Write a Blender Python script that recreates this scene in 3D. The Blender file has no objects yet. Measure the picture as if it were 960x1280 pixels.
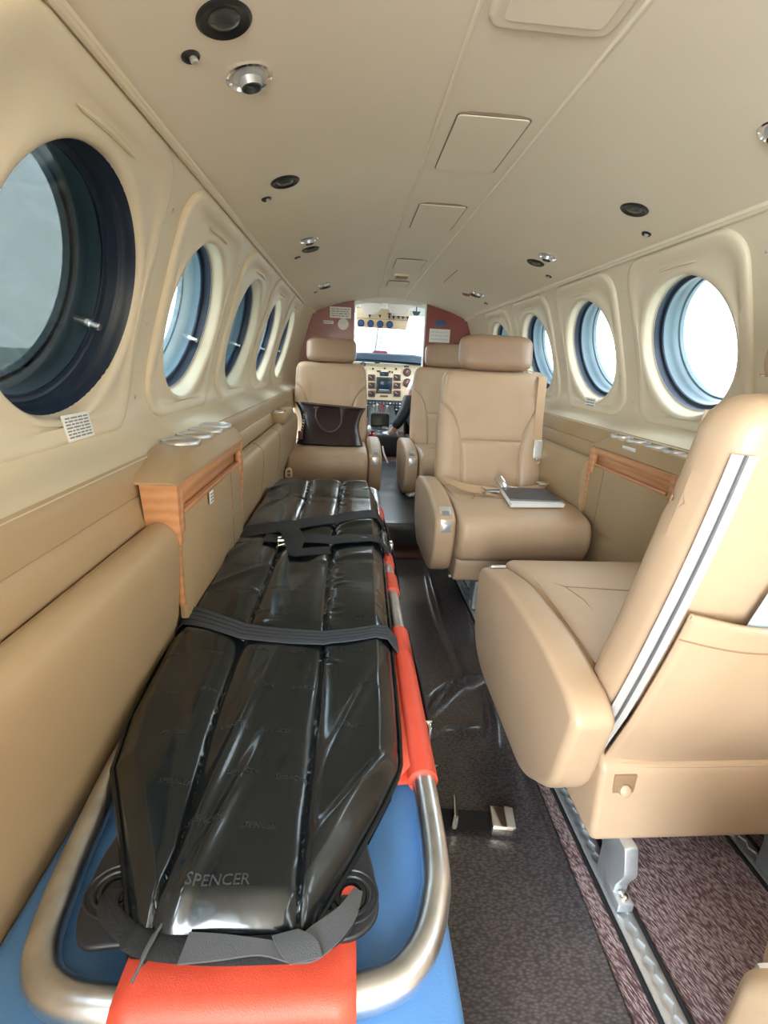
import bpy, bmesh, math, random
from mathutils import Vector, Matrix, noise
random.seed(7)
PI = math.pi
S = bpy.context.scene
C = S.collection

# ------------------------------------------------------------------ camera
cam_d = bpy.data.cameras.new('camera')
cam = bpy.data.objects.new('camera', cam_d); C.objects.link(cam)
rt = Vector((0.99692905, -0.06366617, 0.04559693))
up = Vector((-0.0239533, 0.30643885, 0.95158892))
fw = Vector((0.07455669, 0.94975884, -0.30397278))
m = Matrix((rt, up, -fw)).transposed().to_4x4()
m.translation = Vector((-0.277, 0.0, 0.960))
cam.matrix_world = m
cam_d.sensor_fit = 'HORIZONTAL'; cam_d.sensor_width = 36.0
cam_d.lens = 584.47 * 36.0 / 960.0
cam_d.clip_start = 0.02
S.camera = cam

# ------------------------------------------------------------------ world, light, exposure
w = bpy.data.worlds.new('sky'); S.world = w; w.use_nodes = True
nt = w.node_tree; nt.nodes.clear()
wo = nt.nodes.new('ShaderNodeOutputWorld'); bg = nt.nodes.new('ShaderNodeBackground')
tc = nt.nodes.new('ShaderNodeTexCoord'); sx = nt.nodes.new('ShaderNodeSeparateXYZ')
rp = nt.nodes.new('ShaderNodeValToRGB')
rp.color_ramp.elements[0].position = 0.0; rp.color_ramp.elements[0].color = (0.90, 0.96, 1.0, 1)
rp.color_ramp.elements[1].position = 1.0; rp.color_ramp.elements[1].color = (0.80, 0.90, 1.0, 1)
nt.links.new(tc.outputs['Generated'], sx.inputs[0]); nt.links.new(sx.outputs['Z'], rp.inputs[0])
nt.links.new(rp.outputs[0], bg.inputs[0]); nt.links.new(bg.outputs[0], wo.inputs[0])
bg.inputs[1].default_value = 6.5
ld = bpy.data.lights.new('door_daylight', 'AREA'); ld.shape = 'RECTANGLE'; ld.size = 1.35; ld.size_y = 1.2; ld.energy = 135; ld.color = (0.84, 0.93, 1.0)
lo = bpy.data.objects.new('door_daylight', ld); C.objects.link(lo); lo.location = (-0.85, -1.27, 0.95)      # daylight in the open entrance door behind the camera
lo.rotation_euler = Vector((-1.0, -0.25, 0.05)).to_track_quat('Z', 'Y').to_euler()
S.view_settings.view_transform = 'Standard'; S.view_settings.look = 'None'
S.view_settings.gamma = 1.0; S.view_settings.use_curve_mapping = False
S.view_settings.exposure = 0.48

# ------------------------------------------------------------------ materials
MATS = {}
def mat(name, col, rough=0.5, metal=0.0, coat=0.0, bump=0.0, bscale=200.0, var=0.0, vscale=8.0, spec=0.5, kind='noise', sheen=0.0, col2=None, bdist=0.002):
    m_ = bpy.data.materials.new(name); m_.use_nodes = True
    n = m_.node_tree; b = n.nodes['Principled BSDF']
    b.inputs['Base Color'].default_value = (*col, 1); b.inputs['Roughness'].default_value = rough
    b.inputs['Metallic'].default_value = metal; b.inputs['Coat Weight'].default_value = coat
    b.inputs['Coat Roughness'].default_value = 0.08
    b.inputs['Specular IOR Level'].default_value = spec
    if sheen: b.inputs['Sheen Weight'].default_value = sheen
    t = n.nodes.new('ShaderNodeTexCoord')
    if var or col2:
        nz = n.nodes.new('ShaderNodeTexNoise'); nz.inputs['Scale'].default_value = vscale; nz.inputs['Detail'].default_value = 4
        n.links.new(t.outputs['Object'], nz.inputs['Vector'])
        mx = n.nodes.new('ShaderNodeMix'); mx.data_type = 'RGBA'
        c2 = col2 if col2 else tuple(max(0, c * (1 - var)) for c in col)
        mx.inputs['A'].default_value = (*c2, 1); mx.inputs['B'].default_value = (*col, 1)
        mr = n.nodes.new('ShaderNodeMapRange'); mr.inputs['From Min'].default_value = 0.35; mr.inputs['From Max'].default_value = 0.65
        n.links.new(nz.outputs['Fac'], mr.inputs['Value']); n.links.new(mr.outputs[0], mx.inputs['Factor'])
        n.links.new(mx.outputs['Result'], b.inputs['Base Color'])
    if bump:
        if kind == 'voronoi':
            nz = n.nodes.new('ShaderNodeTexVoronoi'); out = 'Distance'
        else:
            nz = n.nodes.new('ShaderNodeTexNoise'); out = 'Fac'; nz.inputs['Detail'].default_value = 3
        nz.inputs['Scale'].default_value = bscale
        n.links.new(t.outputs['Object'], nz.inputs['Vector'])
        bp = n.nodes.new('ShaderNodeBump'); bp.inputs['Strength'].default_value = bump; bp.inputs['Distance'].default_value = bdist
        n.links.new(nz.outputs[out], bp.inputs['Height']); n.links.new(bp.outputs[0], b.inputs['Normal'])
    MATS[name] = m_
    return m_

cream = mat('cream_plastic', (0.66, 0.575, 0.425), 0.42, bump=0.05, bscale=500, var=0.05, vscale=3)
ceilm = mat('ceiling_fabric', (0.74, 0.66, 0.52), 0.6, bump=0.06, bscale=600, var=0.04, vscale=2)
tan = mat('tan_leather', (0.50, 0.350, 0.225), 0.42, bump=0.12, bscale=420, kind='voronoi', var=0.07, vscale=5, bdist=0.0006)
tan_seam = mat('tan_seam', (0.27, 0.165, 0.09), 0.7)
tan_panel = mat('tan_vinyl_panel', (0.41, 0.29, 0.165), 0.45, bump=0.12, bscale=500, kind='voronoi', var=0.05, vscale=4, bdist=0.0005)
headm = mat('brown_leather_headrest', (0.36, 0.235, 0.15), 0.42, bump=0.12, bscale=420, kind='voronoi', var=0.06, bdist=0.0006)
blackv = mat('black_vinyl', (0.007, 0.010, 0.012), 0.24, coat=0.45, bump=0.30, bscale=24, spec=0.4, bdist=0.005)
blackflap = mat('black_rubber', (0.018, 0.020, 0.024), 0.38, bump=0.2, bscale=60)
emb = mat('embossed_print', (0.038, 0.042, 0.048), 0.5)
webb = mat('grey_webbing', (0.050, 0.058, 0.078), 0.75, bump=0.4, bscale=900)
webk = mat('black_webbing', (0.012, 0.013, 0.016), 0.7, bump=0.4, bscale=900)
felt = mat('black_felt', (0.012, 0.013, 0.015), 0.95, bump=0.6, bscale=300)
greytape = mat('grey_strap_tail', (0.085, 0.09, 0.10), 0.6, bump=0.4, bscale=900)
alu = mat('aluminium', (0.80, 0.82, 0.84), 0.33, metal=1.0, bump=0.08, bscale=120, var=0.25, vscale=25)
aluc = mat('cast_aluminium', (0.62, 0.66, 0.69), 0.42, metal=0.75, bump=0.15, bscale=250, var=0.15, vscale=30)
chrome = mat('chrome', (0.86, 0.86, 0.86), 0.12, metal=1.0)
silverp = mat('silver_plastic', (0.62, 0.61, 0.58), 0.32, metal=0.5)
redc = mat('red_canvas', (0.72, 0.085, 0.045), 0.45, bump=0.25, bscale=700, var=0.12, vscale=12)
bluev = mat('blue_vinyl', (0.085, 0.225, 0.50), 0.45, bump=0.12, bscale=400, var=0.06)
blackp = mat('black_plastic', (0.012, 0.012, 0.013), 0.35)
darkmetal = mat('dark_lens', (0.10, 0.11, 0.11), 0.2, metal=0.6)
burg = mat('burgundy_panel', (0.24, 0.045, 0.040), 0.28, coat=0.3, var=0.15, vscale=4)
mat('cup_metal', (0.52, 0.51, 0.49), 0.33, metal=0.6)
hgap = mat('brown_gap_shade', (0.16, 0.12, 0.085), 0.8)  # shade of the open gap round the hatches, painted as dark brown
white = mat('white_label', (0.78, 0.78, 0.74), 0.5)
paper = mat('paper', (0.8, 0.79, 0.76), 0.6)
ink = mat('ink', (0.06, 0.06, 0.06), 0.6)
inkg = mat('grey_print', (0.22, 0.22, 0.23), 0.6)
inkblue = mat('blue_print', (0.03, 0.10, 0.30), 0.5)
bookm = mat('slate_cover', (0.055, 0.058, 0.075), 0.35, var=0.3, vscale=40)
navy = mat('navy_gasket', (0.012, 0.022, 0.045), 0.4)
tubem = mat('window_tube', (0.15, 0.21, 0.24), 0.3, var=0.2, vscale=6)
bagm = mat('dark_brown_leather', (0.022, 0.010, 0.011), 0.30, coat=0.2, bump=0.3, bscale=40, bdist=0.003)
bagstrap = mat('brown_strap', (0.085, 0.045, 0.04), 0.4)
zipm = mat('pale_zip_tape', (0.44, 0.42, 0.40), 0.5, bump=0.3, bscale=600)
zipd = mat('grey_zip_teeth', (0.16, 0.16, 0.17), 0.4, metal=0.4, bump=0.6, bscale=900)
panelc = mat('cream_panel_paint', (0.74, 0.60, 0.40), 0.5)
glarem = mat('blue_black_vinyl', (0.022, 0.045, 0.07), 0.6)
radio = mat('radio_black', (0.02, 0.025, 0.028), 0.4)
screen = mat('dark_screen', (0.012, 0.03, 0.045), 0.15)
gaugeface = mat('gauge_brown', (0.15, 0.055, 0.045), 0.4)
cockc = mat('cockpit_cream', (0.68, 0.66, 0.60), 0.6)
skin = mat('skin', (0.55, 0.30, 0.22), 0.5)
shirt = mat('white_shirt', (0.82, 0.83, 0.86), 0.8)
jacket = mat('black_jacket', (0.012, 0.012, 0.015), 0.45, bump=0.3, bscale=40)
trous = mat('black_trousers', (0.01, 0.01, 0.012), 0.8)
hair = mat('dark_hair', (0.02, 0.014, 0.01), 0.6)
redp = mat('red_plastic', (0.62, 0.03, 0.025), 0.4)
green = mat('green_plastic', (0.02, 0.30, 0.17), 0.4)
grass = mat('airfield_ground', (0.42, 0.45, 0.41), 0.9, var=0.3, vscale=0.05)
plat = mat('dark_vinyl_mat', (0.018, 0.024, 0.032), 0.33, coat=0.1, bump=0.3, bscale=12, bdist=0.004)
brownside = mat('brown_carpet_edge', (0.075, 0.03, 0.022), 0.9)
clothm = mat('white_cloth', (0.75, 0.78, 0.85), 0.8, bump=0.4, bscale=60)
belt_tan = mat('tan_belt', (0.50, 0.33, 0.19), 0.7, bump=0.3, bscale=900)

def wood_mat():
    m_ = bpy.data.materials.new('oiled_wood'); m_.use_nodes = True; n = m_.node_tree; b = n.nodes['Principled BSDF']
    t = n.nodes.new('ShaderNodeTexCoord'); mp = n.nodes.new('ShaderNodeMapping'); mp.inputs['Scale'].default_value = (14, 3, 9)
    wv = n.nodes.new('ShaderNodeTexWave'); wv.wave_type = 'RINGS'; wv.inputs['Scale'].default_value = 1.6
    wv.inputs['Distortion'].default_value = 3.0; wv.inputs['Detail'].default_value = 3
    r = n.nodes.new('ShaderNodeValToRGB')
    r.color_ramp.elements[0].color = (0.50, 0.235, 0.105, 1); r.color_ramp.elements[1].color = (0.60, 0.30, 0.145, 1)
    n.links.new(t.outputs['Object'], mp.inputs[0]); n.links.new(mp.outputs[0], wv.inputs['Vector'])
    n.links.new(wv.outputs['Fac'], r.inputs[0]); n.links.new(r.outputs[0], b.inputs['Base Color'])
    b.inputs['Roughness'].default_value = 0.35; b.inputs['Coat Weight'].default_value = 0.15
    return m_
wood = wood_mat()

def carpet_mat():
    m_ = bpy.data.materials.new('brown_loop_carpet'); m_.use_nodes = True; n = m_.node_tree; b = n.nodes['Principled BSDF']
    t = n.nodes.new('ShaderNodeTexCoord'); mp = n.nodes.new('ShaderNodeMapping')
    mp.inputs['Scale'].default_value = (330, 110, 150); mp.inputs['Rotation'].default_value = (0, 0, 0)
    m0 = n.nodes.new('ShaderNodeMapping'); m0.inputs['Rotation'].default_value = (0, 0, -0.30)
    n.links.new(t.outputs['Object'], m0.inputs[0])
    v = n.nodes.new('ShaderNodeTexVoronoi'); v.inputs['Scale'].default_value = 1.0
    nz = n.nodes.new('ShaderNodeTexNoise'); nz.inputs['Scale'].default_value = 0.5; nz.inputs['Detail'].default_value = 2
    r = n.nodes.new('ShaderNodeValToRGB')
    e = r.color_ramp.elements; e[0].position = 0.10; e[0].color = (0.52, 0.41, 0.42, 1); e[1].position = 0.75; e[1].color = (0.135, 0.080, 0.088, 1)
    n.links.new(m0.outputs[0], mp.inputs[0]); n.links.new(mp.outputs[0], v.inputs['Vector']); n.links.new(mp.outputs[0], nz.inputs['Vector'])
    ad = n.nodes.new('ShaderNodeMath'); ad.operation = 'MULTIPLY_ADD'; ad.inputs[1].default_value = 0.35; ad.inputs[2].default_value = -0.15
    n.links.new(nz.outputs['Fac'], ad.inputs[0])
    a2 = n.nodes.new('ShaderNodeMath'); a2.operation = 'ADD'
    n.links.new(v.outputs['Distance'], a2.inputs[0]); n.links.new(ad.outputs[0], a2.inputs[1])
    n.links.new(a2.outputs[0], r.inputs[0]); n.links.new(r.outputs[0], b.inputs['Base Color'])
    bp = n.nodes.new('ShaderNodeBump'); bp.invert = True; bp.inputs['Strength'].default_value = 0.9; bp.inputs['Distance'].default_value = 0.003
    n.links.new(v.outputs['Distance'], bp.inputs['Height']); n.links.new(bp.outputs[0], b.inputs['Normal'])
    b.inputs['Roughness'].default_value = 0.9; b.inputs['Specular IOR Level'].default_value = 0.15
    return m_
carpet = carpet_mat()

def runner_mat():
    """clear-coated dark vinyl runner with a fine woven relief"""
    m_ = bpy.data.materials.new('glossy_dark_runner'); m_.use_nodes = True; n = m_.node_tree; b = n.nodes['Principled BSDF']
    t = n.nodes.new('ShaderNodeTexCoord'); mp = n.nodes.new('ShaderNodeMapping'); mp.inputs['Scale'].default_value = (120, 260, 100)
    v = n.nodes.new('ShaderNodeTexVoronoi'); v.inputs['Scale'].default_value = 1.0
    r = n.nodes.new('ShaderNodeValToRGB')
    e = r.color_ramp.elements; e[0].position = 0.05; e[0].color = (0.125, 0.122, 0.138, 1); e[1].position = 0.7; e[1].color = (0.042, 0.036, 0.042, 1)
    n.links.new(t.outputs['Object'], mp.inputs[0]); n.links.new(mp.outputs[0], v.inputs['Vector'])
    n.links.new(v.outputs['Distance'], r.inputs[0]); n.links.new(r.outputs[0], b.inputs['Base Color'])
    bp = n.nodes.new('ShaderNodeBump'); bp.invert = True; bp.inputs['Strength'].default_value = 0.3; bp.inputs['Distance'].default_value = 0.0006
    n.links.new(v.outputs['Distance'], bp.inputs['Height'])
    nz = n.nodes.new('ShaderNodeTexNoise'); nz.inputs['Scale'].default_value = 9.0; n.links.new(t.outputs['Object'], nz.inputs['Vector'])
    b2 = n.nodes.new('ShaderNodeBump'); b2.inputs['Strength'].default_value = 0.15; b2.inputs['Distance'].default_value = 0.01
    n.links.new(nz.outputs['Fac'], b2.inputs['Height']); n.links.new(bp.outputs[0], b2.inputs['Normal']); n.links.new(b2.outputs[0], b.inputs['Normal'])
    b.inputs['Roughness'].default_value = 0.30; b.inputs['Coat Weight'].default_value = 0.5; b.inputs['Coat Roughness'].default_value = 0.12
    return m_
runner = runner_mat()

def glass_mat(name, tint, refl=0.06):
    m_ = bpy.data.materials.new(name); m_.use_nodes = True; n = m_.node_tree; n.nodes.clear()
    o = n.nodes.new('ShaderNodeOutputMaterial'); tr = n.nodes.new('ShaderNodeBsdfTransparent'); tr.inputs[0].default_value = (*tint, 1)
    g = n.nodes.new('ShaderNodeBsdfGlossy'); g.inputs['Roughness'].default_value = 0.05
    fc = n.nodes.new('ShaderNodeLayerWeight'); fc.inputs['Blend'].default_value = 0.5
    pw = n.nodes.new('ShaderNodeMath'); pw.operation = 'POWER'; pw.inputs[1].default_value = 4.0
    lw = n.nodes.new('ShaderNodeMath'); lw.operation = 'MULTIPLY_ADD'; lw.inputs[1].default_value = 0.5; lw.inputs[2].default_value = 0.025
    n.links.new(fc.outputs['Facing'], pw.inputs[0]); n.links.new(pw.outputs[0], lw.inputs[0])
    mx = n.nodes.new('ShaderNodeMixShader')
    n.links.new(lw.outputs[0], mx.inputs[0]); n.links.new(tr.outputs[0], mx.inputs[1]); n.links.new(g.outputs[0], mx.inputs[2]); n.links.new(mx.outputs[0], o.inputs[0])
    return m_
clear = glass_mat('clear_pane', (0.93, 0.97, 0.98))
dimglass = glass_mat('polarised_pane', (0.24, 0.255, 0.25))
hazeglass = glass_mat('half_polarised_pane', (0.62, 0.68, 0.69))

# ------------------------------------------------------------------ helpers
def link(name, me, mt, parent=None, smooth=True):
    o = bpy.data.objects.new(name, me); C.objects.link(o)
    if mt and not me.materials: me.materials.append(mt)
    if parent: o.parent = parent
    if smooth:
        me.polygons.foreach_set('use_smooth', [True] * len(me.polygons))
        try: me.set_sharp_from_angle(angle=math.radians(42))
        except Exception: pass
    return o
def mesh(name, V, F, mt, parent=None, smooth=True, fix=True):
    me = bpy.data.meshes.new(name); me.from_pydata([tuple(v) for v in V], [], F)
    if fix:
        bm = bmesh.new(); bm.from_mesh(me); bmesh.ops.remove_doubles(bm, verts=bm.verts, dist=1e-6)
        bmesh.ops.recalc_face_normals(bm, faces=bm.faces); bm.to_mesh(me); bm.free()
    return link(name, me, mt, parent, smooth)
def tag(o, label=None, cat=None, group=None, kind=None):
    if label: o['label'] = label
    if cat: o['category'] = cat
    if group: o['group'] = group
    if kind: o['kind'] = kind
    return o
def empty(name, loc=(0, 0, 0), rz=0, parent=None):
    o = bpy.data.objects.new(name, None); C.objects.link(o); o.location = loc; o.rotation_euler.z = rz
    o.empty_display_size = 0.05
    if parent: o.parent = parent
    return o
class MB:
    def __init__(s): s.V = []; s.F = []
    def add(s, V, F):
        k = len(s.V); s.V += [Vector(v) for v in V]; s.F += [tuple(i + k for i in f) for f in F]; return s
    def build(s, name, mt, parent=None, smooth=True): return mesh(name, s.V, s.F, mt, parent, smooth)
    # a box with rounded edges
    def box(s, c, d, bev=0.0, rot=None, seg=2):
        bm = bmesh.new(); bmesh.ops.create_cube(bm, size=1.0)
        for v in bm.verts: v.co = Vector((v.co.x * d[0], v.co.y * d[1], v.co.z * d[2]))
        if bev: bmesh.ops.bevel(bm, geom=bm.edges[:], offset=min(bev, min(d) * 0.49), segments=seg, profile=0.5, affect='EDGES')
        M = Matrix.Translation(Vector(c))
        if rot is not None: M = M @ rot.to_4x4()
        bm.verts.ensure_lookup_table()
        s.add([M @ v.co for v in bm.verts], [[v.index for v in f.verts] for f in bm.faces]); bm.free(); return s
    def tube(s, pts, r, seg=10, closed=False, flat=None):
        pts = [Vector(p) for p in pts]; n = len(pts); V = []; F = []
        prev = None
        for i, p in enumerate(pts):
            a = pts[(i - 1) % n] if (i > 0 or closed) else p; b = pts[(i + 1) % n] if (i < n - 1 or closed) else p
            t = (b - a).normalized()
            if prev is None:
                u = t.orthogonal().normalized()
                if flat is not None: u = (Vector(flat) - t * t.dot(Vector(flat))).normalized()
            else: u = (prev - t * prev.dot(t)).normalized()
            prev = u; vv = t.cross(u)
            rr = r[i] if isinstance(r, (list, tuple)) else r
            for k in range(seg):
                an = 2 * PI * k / seg; V.append(p + (u * math.cos(an) + vv * math.sin(an)) * rr)
        m_ = n if closed else n - 1
        for i in range(m_):
            for k in range(seg):
                j = (i + 1) % n; F.append((i * seg + k, i * seg + (k + 1) % seg, j * seg + (k + 1) % seg, j * seg + k))
        if not closed: F.append(tuple(range(seg))[::-1]); F.append(tuple((n - 1) * seg + k for k in range(seg)))
        return s.add(V, F)
    def lathe(s, prof, c, axis=(0, 0, 1), seg=32, cap0=False, cap1=False):
        ax = Vector(axis).normalized(); u = ax.orthogonal().normalized(); v = ax.cross(u); c = Vector(c); V = []; F = []
        for (r, h) in prof:
            for k in range(seg):
                a = 2 * PI * k / seg; V.append(c + ax * h + (u * math.cos(a) + v * math.sin(a)) * r)
        for i in range(len(prof) - 1):
            for k in range(seg): F.append((i * seg + k, i * seg + (k + 1) % seg, (i + 1) * seg + (k + 1) % seg, (i + 1) * seg + k))
        if cap0: F.append(tuple(range(seg))[::-1])
        if cap1: F.append(tuple((len(prof) - 1) * seg + k for k in range(seg)))
        return s.add(V, F)
    # profile (2D) pushed along an axis with rounded ends ; plane: 'yz' along x, 'xy' along z, 'xz' along y
    def puff(s, prof, a0, a1, r=0.01, plane='yz', n=5):
        P = [Vector(p) for p in prof]; N = len(P)
        area = sum(P[i].x * P[(i + 1) % N].y - P[(i + 1) % N].x * P[i].y for i in range(N))
        if area < 0: P.reverse()
        nor = []
        for i in range(N):
            t = (P[(i + 1) % N] - P[i - 1]).normalized(); nor.append(Vector((-t.y, t.x)))
        sec = []
        for k in range(n + 1):
            an = PI / 2 * k / n; sec.append((a0 + r * (1 - math.sin(an)) if False else a0 + r * (1 - math.cos(an)), r * (1 - math.sin(an))))
        sec += [(a0 + a1 - x, i_) for (x, i_) in reversed(sec)]
        V = []; F = []
        for (x, ins) in sec:
            for i in range(N):
                q = P[i] + nor[i] * ins
                V.append({'yz': (x, q.x, q.y), 'xy': (q.x, q.y, x), 'xz': (q.x, x, q.y)}[plane])
        for k in range(len(sec) - 1):
            for i in range(N): F.append((k * N + i, k * N + (i + 1) % N, (k + 1) * N + (i + 1) % N, (k + 1) * N + i))
        F.append(tuple(range(N))[::-1]); F.append(tuple((len(sec) - 1) * N + i for i in range(N)))
        return s.add(V, F)
def rpoly(pts, r, n=6):
    """polygon with rounded corners; r a number or one per corner"""
    out = []; N = len(pts)
    for i in range(N):
        p = Vector(pts[i]); a = Vector(pts[i - 1]) - p; b = Vector(pts[(i + 1) % N]) - p
        rr = r[i] if isinstance(r, (list, tuple)) else r
        d = min(rr, a.length * 0.48, b.length * 0.48)
        p0 = p + a.normalized() * d; p1 = p + b.normalized() * d
        for k in range(n + 1):
            t = k / n; out.append(p0 * (1 - t) ** 2 + p * 2 * t * (1 - t) + p1 * t * t)
    return [tuple(q) for q in out]
def smooth_pts(pts, n=8, closed=False):
    P = [Vector(p) for p in pts]; out = []; N = len(P)
    rng = range(N) if closed else range(N - 1)
    for i in rng:
        p0 = P[i - 1] if (i > 0 or closed) else P[0]; p1 = P[i]; p2 = P[(i + 1) % N]; p3 = P[(i + 2) % N] if (i + 2 < N or closed) else P[-1]
        for k in range(n):
            t = k / n
            out.append(0.5 * ((2 * p1) + (-p0 + p2) * t + (2 * p0 - 5 * p1 + 4 * p2 - p3) * t * t + (-p0 + 3 * p1 - 3 * p2 + p3) * t ** 3))
    if not closed: out.append(P[-1])
    return out
def ribbon(name, A, B, th, mt, parent=None):
    """strap between two edge lines A and B (lists of 3D points), with thickness"""
    n = len(A); V = []; F = []
    for i in range(n):
        a = Vector(A[i]); b = Vector(B[i]); j = min(i + 1, n - 1); k = max(i - 1, 0)
        t = (Vector(A[j]) - Vector(A[k])); nn = t.cross(b - a)
        nn = nn.normalized() if nn.length > 1e-9 else Vector((0, 0, 1))
        V += [a + nn * th / 2, b + nn * th / 2, b - nn * th / 2, a - nn * th / 2]
    for i in range(n - 1):
        for k in range(4): F.append((i * 4 + k, i * 4 + (k + 1) % 4, i * 4 + 4 + (k + 1) % 4, i * 4 + 4 + k))
    F += [(0, 1, 2, 3), tuple(4 * (n - 1) + k for k in (3, 2, 1, 0))]
    return mesh(name, V, F, mt, parent)
def text_obj(name, body, size, M, mt, parent=None, extr=0.0004, warp=None, space=1.0):
    cu = bpy.data.curves.new(name, 'FONT'); cu.body = body; cu.size = size; cu.extrude = extr; cu.align_x = 'CENTER'; cu.align_y = 'CENTER'
    cu.resolution_u = 2; cu.space_character = space
    o = bpy.data.objects.new(name, cu); C.objects.link(o)
    dg = bpy.context.evaluated_depsgraph_get(); me = bpy.data.meshes.new_from_object(o.evaluated_get(dg))
    bpy.data.objects.remove(o)
    for v in me.vertices:
        c = M @ v.co; v.co = warp(c) if warp else c
    me.materials.clear()
    return link(name, me, mt, parent, False)

# ------------------------------------------------------------------ cabin shell
WP = [(.684, .757), (.702, .768), (.736, .780), (.762, .798), (.774, .835), (.765, .90), (.744, .975), (.722, 1.043), (.695, 1.125), (.662, 1.22), (.636, 1.28), (.611, 1.322)]
_w = smooth_pts([(a, b, 0) for a, b in WP], 10)
_s = [0.0]
for i in range(1, len(_w)): _s.append(_s[-1] + (_w[i] - _w[i - 1]).length)
STOP = _s[-1]
def taper(y):
    t = max(0.0, min(1.0, (y - 3.44) / 0.36)); t = t * t * (3 - 2 * t); return 1 - 0.10 * t
def WS(s_, Y=0.0, n=0.0, side=1):
    s_ = max(0.0, min(STOP, s_)); i = 0
    lo, hi = 0, len(_s) - 1
    while hi - lo > 1:
        mid = (lo + hi) // 2
        if _s[mid] <= s_: lo = mid
        else: hi = mid
    f = (s_ - _s[lo]) / (_s[hi] - _s[lo]); p = _w[lo].lerp(_w[hi], f)
    a = _w[max(lo - 1, 0)]; b = _w[min(hi + 1, len(_w) - 1)]; t = (b - a).normalized(); N = Vector((-t.y, t.x))   # inward normal
    q = Vector((p.x, p.y)) + N * n
    return Vector((side * q.x * taper(Y), Y, q.y))
def s_of_z(z):
    for i in range(len(_w) - 1):
        if _w[i].y <= z <= _w[i + 1].y: return _s[i] + (z - _w[i].y) / (_w[i + 1].y - _w[i].y) * (_s[i + 1] - _s[i])
SC = s_of_z(1.043)
PITCH = 0.592
ST = [0.839 + PITCH * k for k in range(-2, 5)]           # -0.345 .. 3.207
RW = 0.205
Y0, Y1 = ST[0] - PITCH / 2, ST[-1] + PITCH / 2
def tangent(side):
    c = WS(SC, 0, 0, side); t = (WS(SC + .02, 0, 0, side) - WS(SC - .02, 0, 0, side)).normalized()
    return Vector((c.x, 0, c.z)), t, Vector((side * t.z, 0, -side * t.x))            # centre, up, outward

def rect_dir(th, x0, x1, y0, y1, cr=0.0):
    """distance from origin to rounded rectangle along th"""
    c, s_ = math.cos(th), math.sin(th)
    d = 1e9
    if c > 1e-9: d = min(d, x1 / c)
    if c < -1e-9: d = min(d, x0 / c)
    if s_ > 1e-9: d = min(d, y1 / s_)
    if s_ < -1e-9: d = min(d, y0 / s_)
    if cr:
        # march inwards until inside the rounded shape
        for _ in range(60):
            x, y = d * c, d * s_
            qx = max(abs(x - (x0 + x1) / 2) - ((x1 - x0) / 2 - cr), 0); qy = max(abs(y - (y0 + y1) / 2) - ((y1 - y0) / 2 - cr), 0)
            e = math.hypot(qx, qy) - cr
            if e <= 1e-5: break
            d -= max(e * 0.7, 1e-5)
    return d

def build_wall(side, name):
    V = []; F = []
    angs = sorted(set([2 * PI * k / 64 for k in range(64)] + [math.atan2(b, a) % (2 * PI) for a in (-PITCH / 2, PITCH / 2) for b in (-SC, STOP - SC)]))
    n = len(angs); T = [0, .06, .2, .4, .6, .8, 1]
    for yc in ST:
        k0 = len(V)
        for t in T:
            for a in angs:
                R = rect_dir(a, -PITCH / 2, PITCH / 2, -SC, STOP - SC); r = 0.232 * (1 - t) + R * t
                V.append(WS(SC + r * math.sin(a), yc + r * math.cos(a), 0, side))
        for i in range(len(T) - 1):
            for k in range(n): F.append((k0 + i * n + k, k0 + i * n + (k + 1) % n, k0 + (i + 1) * n + (k + 1) % n, k0 + (i + 1) * n + k))
    # forward and aft plain strips
    for (a, b) in (((Y1, 4.0), (-1.9, Y0)) if side > 0 else ((Y1, 4.0),)):
        ny = 12; ns = 20; k0 = len(V)
        for i in range(ny + 1):
            for j in range(ns + 1): V.append(WS(STOP * j / ns, a + (b - a) * i / ny, 0, side))
        for i in range(ny):
            for j in range(ns): q = k0 + i * (ns + 1) + j; F.append((q, q + 1, q + ns + 2, q + ns + 1))
    o = mesh(name, V, F, cream)
    tag(o, kind='structure')
    return o
walls = {-1: build_wall(-1, 'wall_left'), 1: build_wall(1, 'wall_right')}

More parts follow.
